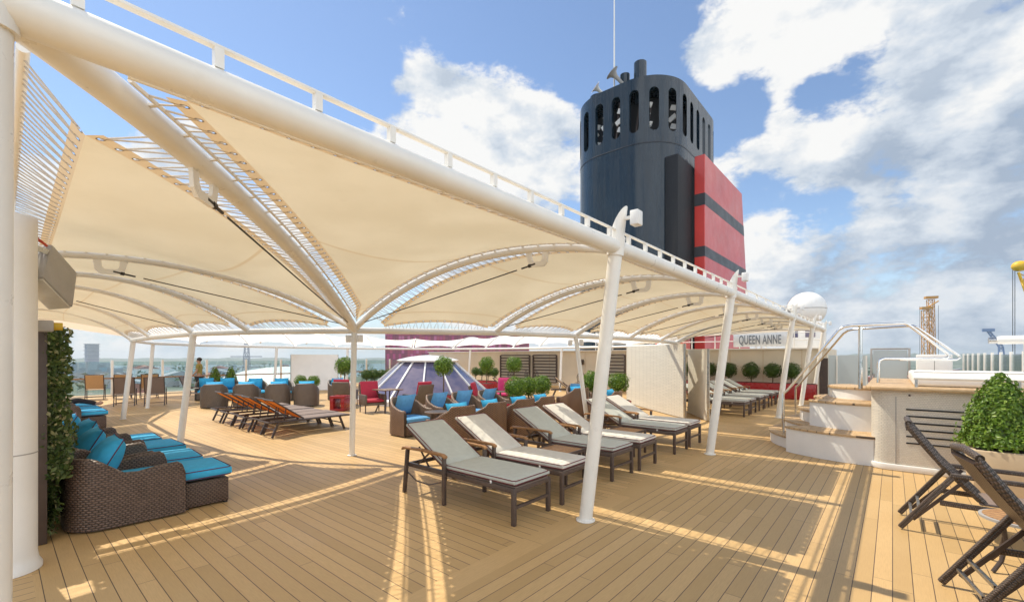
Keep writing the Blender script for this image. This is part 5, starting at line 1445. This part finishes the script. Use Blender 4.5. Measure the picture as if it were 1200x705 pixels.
# red armchairs with legs
def make_red_chair(label, mat='red_cushion'):
    root = empty('red_armchair', (0, 0, 0), 0, label, 'armchair', 'red cushioned armchairs')
    for sx in (-1, 1):
        for sy in (0.05, .62):
            mb = MB(); mb.tube([(sx * .31, sy, 0), (sx * .31, sy, .26)], .018, 6); mb.build('leg', M['dark_metal'], root)
        mb = MB(); mb.box((sx * .31, .34, .42), (.08, .66, .34)); mb.build('arm', M['wicker_far'], root, bevel=.02)
    mb = MB(); mb.box((0, .34, .29), (.56, .62, .08)); mb.build('seat_base', M['wicker_far'], root)
    rt = rotm('X', R(-14)); mb = MB(); mb.box((0, -.02, .58), (.64, .07, .66), rotm('X', R(14))); mb.build('back', M['wicker_far'], root, bevel=.02)
    cushion(.54, .58, .11, .03, .01, 8, (0, .36, .39)).build('seat_cushion', M[mat], root, smooth=60)
    cushion(.56, .62, .11, .03, .01, 8, (0, .05, .69), rotm('X', R(104))).build('back_cushion', M[mat], root, smooth=60)
    return root
r1 = make_red_chair('red cushioned wicker chair seen from behind, left of the central post'); r1.location = (-15.0, 8.1, 0); r1.rotation_euler = (0, 0, face((-.6, .8)))
q = dup(r1, (-13.2, 8.1, 0), face((1, -.25)), 'red cushioned chair facing right, just right of the central post')
q = dup(r1, (-11.55, 9.1, 0), face((-1, -.1)), 'red chair seen from its side in front of the skylight')
q = dup(r1, (-10.1, 9.9, 0), face((.8, .6)), 'red chair turned away left of the three ball shrubs')
q = make_red_chair('pink cushioned chair between the ball trees right of the skylight', 'pink_cushion'); q.location = (-11.4, 12.9, 0); q.rotation_euler = (0, 0, face((.5, -.9)))
root = empty('cube_table', (-14.15, 7.6, 0), 0, 'red cube side table with a square opening', 'side table')
mb = MB(); s = .25
for bx_ in (((0, 0, .04), (.5, .5, .08)), ((0, 0, .46), (.5, .5, .08)), ((-.19, 0, .25), (.12, .5, .34)), ((.19, 0, .25), (.12, .5, .34))): mb.box(*bx_)
mb.move(Matrix.Rotation(R(35), 4, 'Z')); mb.build('cube', M['red_planter'], root, bevel=.008)
root = empty('pedestal_table', (-12.5, 8.35, 0), 0, 'dark bistro table with bowed legs between two red chairs', 'table')
mb = MB(); mb.box((0, 0, .735), (.72, .72, .03)); mb.build('table_top', M['wicker_brown'], root, bevel=.008)
for k in range(4):
    a = R(45 + 90 * k); c_, s_ = math.cos(a), math.sin(a); mb = MB(); mb.tube([(.36 * c_, .36 * s_, .72), (.27 * c_, .27 * s_, .5), (.27 * c_, .27 * s_, .3), (.40 * c_, .40 * s_, .0)], .022, 8); mb.build('leg', M['dark_metal'], root)

# ================================================================== ORANGE SLING LOUNGERS
def make_sling(label, back='orange_sling', group='orange sling loungers in the sunny well', ang=34):
    """head towards -y, x is the width"""
    root = empty('sling_lounger', (0, 0, 0), 0, label, 'sling lounger', group)
    w2 = .30; zs = .34
    for sx in (-1, 1):
        x = sx * w2
        mb = MB(); mb.tube([(x, .0, zs), (x, 1.9, zs)], .022, 8); mb.build('side_rail', M['dark_metal'], root)
        for y0, y1 in ((.20, .05), (1.62, 1.76)):
            mb = MB(); mb.bar((x * 1.06, y0, zs + .02), (x * 1.06, y1, .006), .035, .045); mb.build('leg', M['dark_metal'], root)
    mb = MB()
    for y in (.12, 1.69): mb.tube([(-w2, y, .17), (w2, y, .17)], .014, 6)
    for y in (0, 1.9): mb.tube([(-w2, y, zs), (w2, y, zs)], .02, 6)
    mb.build('crossbar', M['dark_metal'], root)
    mb = MB(); mb.box((0, 1.33, zs + .022), (.56, 1.12, .010)); mb.build('seat_sling', M['brown_sling'], root, bevel=.003)
    a = R(ang); L = .80; p0 = Vector((0, .76, zs + .03)); p1 = p0 + Vector((0, -L * math.cos(a), L * math.sin(a)))
    mb = MB()
    for sx in (-1, 1): mb.tube([p0 + Vector((sx * .28, 0, 0)), p1 + Vector((sx * .28, 0, 0))], .018, 8)
    mb.tube([p1 + Vector((-.28, 0, 0)), p1 + Vector((.28, 0, 0))], .018, 8); mb.bar(p0.lerp(p1, .55) + Vector((.2, 0, 0)), (.2, .35, zs), .02, .02); mb.bar(p0.lerp(p1, .55) + Vector((-.2, 0, 0)), (-.2, .35, zs), .02, .02)
    mb.build('back_frame', M['dark_metal'], root)
    mb = MB(); mb.box((p0 + p1) / 2, (.54, L * .98, .010), rotm('X', -a)); mb.build('back_sling', M[back], root, bevel=.003)
    return root
OL = ['orange sling lounger nearest to the central post', 'second orange sling lounger from the right of its row', 'third orange sling lounger from the right of its row', 'fourth orange sling lounger from the right of its row', 'fifth orange sling lounger from the right of its row', 'leftmost orange sling lounger of its row']
sl = make_sling(OL[0])
for k in range(6):
    q = sl if k == 0 else dup(sl, None, None, OL[k]); q.location = (-10.75 - .66 * k - (.25 if k > 4 else 0), 3.95 + (0, .05, -.03, .04, .0, .02)[k], 0); q.rotation_euler = (0, 0, R((0, 1, -1, 2, 0, -1)[k]))
ts = make_sling('tan sling lounger behind the leaning post near the wall', 'tan_sling', 'tan sling loungers by the far wall', 40); ts.location = (-9.1, 13.2, 0); ts.rotation_euler = (0, 0, R(-55))
dup(ts, (-13.4, 14.2, 0), R(-60), 'tan sling lounger left of the pink chair')
dup(ts, (-11.7, 16.4, 0), R(-60), 'tan sling lounger far behind the pink chair')
# far sling chairs
def make_deckchair(label, mat, group):
    root = empty('deck_chair', (0, 0, 0), 0, label, 'deck chair', group)
    for sx in (-1, 1):
        x = sx * .29
        mb = MB(); mb.tube([(x, .55, 0), (x, .52, .62), (x, .05, .62)], .018, 6); mb.build('front_leg', M['dark_metal'], root)
        mb = MB(); mb.tube([(x, -.08, 0), (x, .08, .42), (x, -.16, 1.05)], .018, 6); mb.build('rear_leg', M['dark_metal'], root)
    mb = MB()
    for p in (((-.29, .5, .4), (.29, .5, .4)), ((-.29, -.16, 1.05), (.29, -.16, 1.05)), ((-.29, -.05, .12), (.29, -.05, .12))): mb.tube(p, .015, 6)
    mb.build('crossbar', M['dark_metal'], root)
    mb = MB(); mb.box((0, .28, .41), (.56, .5, .012)); mb.build('seat_sling', M[mat], root)
    mb = MB(); mb.box((0, -.04, .74), (.56, .012, .62), rotm('X', R(21))); mb.build('back_sling', M[mat], root)
    return root
d1 = make_deckchair('dark deck chair behind the leftmost leaning post', 'brown_sling', 'deck chairs near the port rail'); d2 = make_deckchair('tan deck chair at the far left by the glass rail', 'tan_sling', 'deck chairs near the port rail')
d1.location = (-21.4, 3.1, 0); d1.rotation_euler = (0, 0, face((-1, .25)))
dup(d1, (-20.7, 3.85, 0), face((-1, .3)), 'dark deck chair between the two left leaning posts'); dup(d1, (-20.4, 4.75, 0), face((.5, 1)), 'dark deck chair seen side on beside the standing person')
d2.location = (-25.6, 2.75, 0); d2.rotation_euler = (0, 0, face((-1, .2)))
dup(d2, (-25.2, 3.6, 0), face((-1, .1)), 'tan deck chair just left of the leftmost leaning post'); dup(d2, (-24.6, 4.4, 0), face((-1, .1)), 'tan deck chair behind the two dark ones')
# garden chairs of dark scrolled iron by the far wall
def make_iron(label):
    root = empty('iron_chair', (0, 0, 0), 0, label, 'iron chair', 'iron chairs by the far wall')
    mb = MB()
    for sx in (-.2, .2):
        for sy in (-.2, .2): mb.tube([(sx, sy, 0), (sx, sy, .45)], .016, 6)
    mb.build('leg', M['dark_metal'], root)
    mb = MB(); mb.lathe([(.24, .44), (.25, .45), (.24, .47)], (0, 0, 0), 16); mb.build('seat', M['dark_metal'], root)
    mb = MB()
    ringp_ = [(.24 * math.cos(2 * PI * k / 14), .2, .72 + .25 * math.sin(2 * PI * k / 14)) for k in range(15)]; mb.tube(ringp_, .018, 6)
    for s_ in (-.1, .1): mb.tube([(s_ + .08 * math.cos(2 * PI * k / 10), .2, .72 + .12 * math.sin(2 * PI * k / 10)) for k in range(11)], .013, 5)
    mb.tube([(-.2, .2, .45), (-.2, .2, .6)], .016, 6); mb.tube([(.2, .2, .45), (.2, .2, .6)], .016, 6)
    mb.build('back', M['dark_metal'], root); return root
ir = make_iron('dark iron chair below the left slatted panel'); ir.location = (-17.6, 20.2, 0)
for k, (x, y, lb) in enumerate(((-16.8, 20.6, 'dark iron chair between the slatted panels'), (-15.8, 20.3, 'dark iron chair below the middle slatted panel'), (-12.4, 19.9, 'dark iron chair left of the leaning post, under the wall box'), (-11.7, 20.2, 'dark iron chair just left of the white leaning post'))): dup(ir, (x, y, 0), R(20 * k - 30), lb)
# ================================================================== PORT SIDE RAIL AND STARBOARD WINDSCREEN
root = empty('glass_balustrade', (-27.9, 8, 0), 0, 'tall clear glass balustrade with white posts and a teak rail along the port side', 'balustrade')
for k in range(14):
    y = -12 + k * 1.9
    mb = MB(); mb.box((0, y, .83), (.09, .09, 1.64)); mb.build('post', M['white_steel'], root, bevel=.006)
    if k < 13:
        mb = MB(); mb.box((0, y + .95, .86), (.014, 1.76, 1.44)); mb.build('pane', M['glass'], root, smooth=0)
mb = MB(); mb.tube([(.09, -12, .80), (.09, 12.8, .80)], .032, 10); mb.build('teak_rail', M['teak'], root)
root = empty('windscreen', (3.3, 24, 0), 0, 'row of clear glass windscreen panes between white posts on the starboard edge', 'windscreen')
for k in range(21):
    y = -26.45 + k * 2.05
    mb = MB(); mb.box((0, y, 1.0), (.09, .10, 1.98)); mb.build('post', M['white_steel'], root, bevel=.008)
    if k < 20:
        mb = MB(); mb.box((0, y + 1.02, 1.0), (.014, 1.9, 1.8)); mb.build('pane', M['glass'], root, smooth=0)
root = empty('glass_partition', (-.8, 23.4, 0), 0, 'frosted glass partition with a grey framed door behind the steps', 'partition')
mb = MB(); mb.box((-.65, 0, .95), (1.35, .03, 1.85)); mb.build('pane', M['frost'], root, smooth=0)
dr = MB().box((.72, 0, 1.05), (1.05, .03, 2.02)).build('door', M['frost'], root, smooth=0)
mb = MB()
for x in (.14, 1.30): mb.box((x, 0, 1.08), (.07, .09, 2.14))
mb.box((.72, 0, 2.12), (1.09, .09, .07)); mb.build('door_frame', M['grey_plastic'], root, bevel=.006)
mb = MB(); mb.box((.24, -.06, 1.05), (.03, .06, .16)); mb.build('handle', M['steel'], dr)
mb = MB(); mb.box((-1.0, -.03, .95), (.05, .05, 1.8)); mb.box((-.02, -.03, .95), (.05, .05, 1.8)); mb.build('post', M['white_steel'], root)
root = empty('white_cabinet', (1.15, 22.5, 0), 0, 'white deck cabinet right of the frosted door', 'cabinet')
mb = MB(); mb.box((0, 0, .95), (.95, .7, 1.88)); mb.build('body', M['white_paint'], root, bevel=.03)
mb = MB(); mb.box((0, -.352, .95), (.012, .006, 1.7)); mb.build('door_gap', M['dark_metal'], root)
root = empty('pipe_rail', (1.28, 10.5, 2.07), 0, 'thick white pipe rail with rounded end above the pool', 'rail')
mb = MB(); mb.tube([(-.02, 0, 0), (0, 0, 0), (.05, 0, 0), (2.2, .1, .01)], [.035, .058, .066, .066], 16); mb.build('pipe', M['white_steel'], root)
mb = MB(); mb.tube([(-.10, 0, -.005), (0, 0, -.005)], .05, 12); mb.build('end_fitting', M['steel'], root)
mb = MB(); mb.tube([(.30, 0, -.74), (.30, 0, 0)], .026, 10); mb.build('support', M['white_steel'], root)

# ================================================================== PEOPLE
def skinned(name, joints, edges, mat, parent, root_i=0, sub=2):
    me = bpy.data.meshes.new(name); me.from_pydata([j[:3] for j in joints], edges, []); o = bpy.data.objects.new(name, me); C.objects.link(o)
    md = o.modifiers.new('skin', 'SKIN'); md.use_smooth_shade = True
    for i, j in enumerate(joints):
        sv = me.skin_vertices[0].data[i]; sv.radius = (j[3], j[4] if len(j) > 4 else j[3]); sv.use_root = (i == root_i)
    ss = o.modifiers.new('sub', 'SUBSURF'); ss.levels = sub; ss.render_levels = sub
    dg = bpy.context.evaluated_depsgraph_get(); m2 = bpy.data.meshes.new_from_object(o.evaluated_get(dg)); m2.name = name
    bpy.data.objects.remove(o); o = bpy.data.objects.new(name, m2); C.objects.link(o); m2.materials.clear(); m2.materials.append(mat); o.parent = parent
    m2.polygons.foreach_set('use_smooth', [True] * len(m2.polygons)); return o
root = empty('person', (-23.5, 5.95, 0), face((-.55, -.85)), 'person standing by the port side in an olive shirt and dark trousers', 'person')
J = [(0, 0, .95, .13, .10), (0, 0, 1.12, .12, .09), (0, .01, 1.32, .16, .10), (0, 0, 1.45, .09, .07), (0, .01, 1.52, .055), (0, .025, 1.60, .075, .09), (0, .02, 1.69, .07, .085),
     (-.19, 0, 1.42, .055), (-.25, .02, 1.16, .042), (-.22, .18, .98, .034), (-.21, .26, .97, .03), (.19, 0, 1.42, .055), (.25, .0, 1.15, .042), (.25, .10, .92, .034), (.25, .13, .84, .03),
     (-.09, 0, .88, .085), (-.10, .02, .50, .06), (-.10, 0, .09, .042), (-.10, .13, .03, .035), (.09, 0, .88, .085), (.10, .02, .50, .06), (.10, 0, .09, .042), (.10, .13, .03, .035)]
E_ = [(0, 1), (1, 2), (2, 3), (3, 4), (4, 5), (5, 6), (3, 7), (7, 8), (8, 9), (9, 10), (3, 11), (11, 12), (12, 13), (13, 14), (0, 15), (15, 16), (16, 17), (17, 18), (0, 19), (19, 20), (20, 21), (21, 22)]
skinned('body', J, E_, M['skin'], root)
S = [(0, 0, .93, .145, .115), (0, 0, 1.12, .135, .105), (0, .01, 1.32, .175, .115), (0, 0, 1.44, .105, .08), (-.19, 0, 1.425, .068), (-.23, .01, 1.25, .058), (.19, 0, 1.425, .068), (.235, 0, 1.24, .058)]
skinned('shirt', S, [(0, 1), (1, 2), (2, 3), (3, 4), (4, 5), (3, 6), (6, 7)], M['olive_cloth'], root)
T_ = [(0, 0, .94, .14, .11), (-.09, 0, .86, .098), (-.10, .02, .50, .074), (-.10, 0, .11, .06), (.09, 0, .86, .098), (.10, .02, .50, .074), (.10, 0, .11, .06)]
skinned('trousers', T_, [(0, 1), (1, 2), (2, 3), (0, 4), (4, 5), (5, 6)], M['dark_cloth'], root)
mb = MB(); mb.sphere((0, -.005, 1.69), .095, 16, 10, (.92, 1.08, .95)); mb.build('hair', M['hair'], root)
mb = MB(); mb.sphere((0, .112, 1.615), .018, 8, 6, (.7, 1, 1.2)); mb.build('nose', M['skin'], root)
root = empty('person', (-16.5, .95, .5), 0, 'dark haired person in black clothes reclining on a wicker chaise behind the ivy', 'person')
J = [(0, 0, .06, .13, .10), (0, -.08, .28, .13, .10), (0, -.17, .48, .15, .10), (0, -.21, .60, .08), (0, -.20, .67, .055), (0, -.18, .76, .075, .09), (0, -.19, .84, .07),
     (-.18, -.19, .56, .05), (-.26, -.05, .34, .04), (-.20, .18, .25, .034), (-.16, .26, .24, .03), (.18, -.19, .56, .05), (.26, -.05, .34, .04), (.20, .18, .25, .034), (.16, .26, .24, .03),
     (-.10, .08, .05, .085), (-.11, .50, .12, .062), (-.11, .92, .02, .042), (-.11, .98, .08, .034), (.10, .08, .05, .085), (.11, .50, .14, .062), (.11, .92, .02, .042), (.11, .98, .08, .034)]
skinned('body', J, E_, M['skin'], root)
S = [(0, 0, .06, .145, .115), (0, -.08, .28, .145, .115), (0, -.17, .48, .165, .115), (0, -.205, .59, .095), (-.18, -.19, .565, .064), (-.26, -.05, .34, .052), (.18, -.19, .565, .064), (.26, -.05, .34, .052)]
skinned('jacket', S, [(0, 1), (1, 2), (2, 3), (3, 4), (4, 5), (3, 6), (6, 7)], M['dark_cloth'], root)
T_ = [(0, .03, .06, .14, .11), (-.10, .1, .06, .096), (-.11, .50, .13, .074), (-.11, .86, .04, .056), (.10, .1, .06, .096), (.11, .50, .15, .074), (.11, .86, .04, .056)]
skinned('trousers', T_, [(0, 1), (1, 2), (2, 3), (0, 4), (4, 5), (5, 6)], M['dark_cloth'], root)
mb = MB(); mb.sphere((0, -.215, .835), .098, 16, 10, (.95, 1.05, 1.05)); mb.build('hair', M['hair'], root)

# ================================================================== FAR AWAY
root = empty('terminal_building', (-225, 205, -36), math.atan2(61, 71), 'terminal building clad in pink and purple squares behind the white awning', 'building')
mb = MB(); mb.box((0, 20, 27.5), (98, 40, 55)); mb.build('cladding', M['cladding'], root, smooth=0)
mb = MB(); mb.box((0, 20, 55.4), (100, 42, .8)); mb.build('roof', M['concrete'], root, smooth=0)
root = empty('chimney_station', (-960, 98, -36), R(8), 'hazy grey power station block with a square ringed chimney tower', 'power station')
mb = MB(); mb.box((0, 0, 14.5), (30, 40, 29)); mb.box((-4, 26, 10), (26, 24, 20)); mb.build('block', M['grey_building'], root, smooth=0)
mb = MB(); mb.box((0, 2, 40), (13, 14, 36)); mb.build('tower', M['grey_building'], root, smooth=0)
mb = MB()
for z in (36, 42, 48, 54, 58): mb.box((0, 2, z), (15.5, 16.5, .8))
mb.build('gallery', M['concrete'], root, smooth=0)
rnd = random.Random(21)
def far_house(az, d, w_, dpt, h_, mat, label, group):
    x, y = d * math.sin(R(az)), d * math.cos(R(az))
    root = empty('far_building', (x, y, -36), R(-az + rnd.uniform(-20, 20)), label, 'building', group)
    mb = MB(); mb.box((0, 0, h_ / 2), (w_, dpt, h_)); mb.build('wall', M[mat], root, smooth=0)
    mb = MB(); mb.prism_y([(-w_ / 2 - .5, h_), (w_ / 2 + .5, h_), (0, h_ + w_ * .16)], -dpt / 2 - .5, dpt / 2 + .5); mb.build('roof', M['brick' if rnd.random() < .45 else 'grey_building'], root, smooth=0)
for k in range(34):
    far_house(rnd.uniform(-92, -62), rnd.uniform(420, 1600), rnd.uniform(12, 40), rnd.uniform(10, 30), rnd.uniform(6, 16), rnd.choice(('concrete', 'grey_building', 'white_paint', 'brick')), 'small hazy building on the far port shore', 'buildings on the far port shore')
for k in range(30):
    far_house(rnd.uniform(-2, 16), rnd.uniform(260, 1300), rnd.uniform(12, 36), rnd.uniform(10, 30), rnd.uniform(6, 15), rnd.choice(('concrete', 'brick', 'white_paint', 'brick')), 'small building on the dock land right of the steps', 'buildings on the dock land')
# dock land and clumps of trees
def ground(name, az0, az1, d0, d1, z, mat):
    mb = MB(); n = 24; rows = [[(d * math.sin(R(az0 + (az1 - az0) * i / n)), d * math.cos(R(az0 + (az1 - az0) * i / n)), z) for i in range(n + 1)] for d in (d0, d1)]
    mb.loft(rows, False, False); return struct(mb.build(name, mat, smooth=0))
ground('dock_land', -24, 60, 90, 1700, -35.6, M['land']); ground('dock_land', -115, -55, 520, 900, -35.5, M['land'])
mb = MB(); pts = []
for k in range(5000):
    az = rnd.uniform(-4, 18); d = 320 + 900 * rnd.random() ** 1.5; cl = math.sin(az * 2.1) + math.sin(d * .013)
    if cl < .1: continue
    pts.append(((d * math.sin(R(az)), d * math.cos(R(az)), -35 + rnd.random() * (7 + d * .006)), (0, 0, 1)))
for k in range(4000):
    az = rnd.uniform(-95, -58); d = 650 + 1500 * rnd.random()
    if math.sin(az * 1.7) + math.sin(d * .01) < 0: continue
    pts.append(((d * math.sin(R(az)), d * math.cos(R(az)), -35 + rnd.random() * 12), (0, 0, 1)))
leaf_cloud(mb, pts, 4.5, rnd, .8); tag(mb.build('far_trees', M['green_far'], smooth=0), 'far off trees massed on both shores', 'trees', kind='stuff')
def lattice(mb, p0, p1, w0, w1, n, r):
    p0, p1 = Vector(p0), Vector(p1); d = (p1 - p0).normalized(); up = Vector((0, 0, 1)) if abs(d.z) < .9 else Vector((1, 0, 0)); a = d.cross(up).normalized(); b_ = d.cross(a)
    def c_(f, i): w_ = w0 + (w1 - w0) * f; return p0.lerp(p1, f) + a * w_ / 2 * (1, 1, -1, -1)[i] + b_ * w_ / 2 * (1, -1, -1, 1)[i]
    for i in range(4):
        mb.tube([c_(0, i), c_(1, i)], r, 5)
        for k in range(n):
            j = (i + 1) % 4; f0, f1 = k / n, (k + 1) / n
            mb.tube([c_(f0, i if k % 2 else j), c_(f1, j if k % 2 else i)], r * .65, 4); mb.tube([c_(f1, i), c_(f1, j)], r * .6, 4)
root = empty('tower_crane', (13, 276, -36), R(15), 'rust orange lattice crane tower rising behind the pool', 'crane')
mb = MB(); lattice(mb, (-.7, 0, 0), (-1.4, 0, 59), 3.2, 2.7, 18, .17); mb.build('tower', M['crane_orange'], root)
mb = MB(); lattice(mb, (2.0, 3, 0), (1.0, 3, 64), 2.4, 2.1, 20, .15); mb.build('tower', M['crane_orange'], root)
mb = MB(); mb.box((-1.4, 0, 60), (4, 3, 1.0)); mb.box((1.2, 3, 65), (4.4, 2.6, 1.0)); mb.tube([(-1.5, 0, 60), (2.8, 0, 63)], .3, 6); mb.build('head', M['crane_orange'], root)
mb = MB()
for x in (-3.4, 3.1): mb.tube([(x, 1, 0), (x, 1, 61)], .07, 4)
mb.build('hoist_rope', M['black_cable'], root)
root = empty('dock_crane', (26.2, 181, -36), 0, 'yellow and blue dock crane head with hanging ropes at the right edge', 'crane')
mb = MB(); mb.sphere((0, 0, 62.4), 1.3, 14, 8, (1.3, 1, 1.1))
for k in range(5): mb.box((rnd.uniform(-1.4, 1.6), rnd.uniform(-.5, .5), 62 + rnd.uniform(-1.2, 2)), (.8, .8, .9))
mb.build('head', M['crane_yellow'], root)
mb = MB(); lattice(mb, (.6, 0, 61), (4.2, 1, 48), 1.8, 2.4, 5, .18); mb.build('boom_tip', M['crane_yellow'], root)
mb = MB(); lattice(mb, (4.2, 1, 48), (17, 4, 4), 2.4, 4.5, 12, .22); mb.build('boom', M['crane_blue'], root)
mb = MB()
for x in (-1.3, -.9): mb.tube([(x, 0, 61.5), (x, 0, 4)], .07, 4)
mb.build('hoist_rope', M['black_cable'], root)
mb = MB(); mb.box((17, 4, 4), (8, 8, 8)); mb.build('machine_house', M['crane_blue'], root)
root = empty('dock_crane', (115, 900, -36), 0, 'tiny blue dock crane far away on the right', 'crane')
mb = MB(); lattice(mb, (0, 0, 0), (-2, 0, 52), 8, 4, 8, .7); mb.build('tower', M['crane_blue'], root)
mb = MB(); lattice(mb, (-2, 0, 52), (-14, 0, 74), 4, 2.5, 5, .6); mb.box((-14, 0, 75), (12, 5, 4)); mb.build('jib', M['crane_blue'], root)
root = empty('white_hall', (-150, 62, -36), R(-15), 'white domed hall roof on the quay behind the cone shrubs', 'hall')
mb = MB(); mb.lathe([(20, 0), (20, 29), (17.5, 31.5), (12, 33.4), (6, 34.4), (.1, 34.7)], (0, 0, 0), 36); mb.build('roof', M['white_paint'], root)
root = empty('quay_pylon', (-275, 92, -36), 0, 'thin lattice pylon on the quay seen through the port glass', 'pylon')
mb = MB(); lattice(mb, (0, 0, 0), (0, 0, 46), 6, 1.5, 12, .2); mb.build('mast', M['grey_building'], root)
mb = MB(); 
for z in (32, 38): mb.bar((0, -8, z), (0, 8, z), .4, .5)
mb.build('crossarm', M['grey_building'], root)

# ================================================================== AIR
mh, nt = new_mat('haze_air'); t = NT(nt)
pv = t.n('ShaderNodeVolumePrincipled'); pv.inputs['Color'].default_value = (.80, .90, .97, 1); pv.inputs['Density'].default_value = .00016; pv.inputs['Anisotropy'].default_value = .2
o_ = t.n('ShaderNodeOutputMaterial'); t.l(pv.outputs[0], o_.inputs['Volume'])
mb = MB(); mb.box((0, 0, 12), (14000, 14000, 98)); hz = mb.build('haze', mh, smooth=0); tag(hz, 'pale haze hanging over the water and far shore', 'haze', kind='stuff')
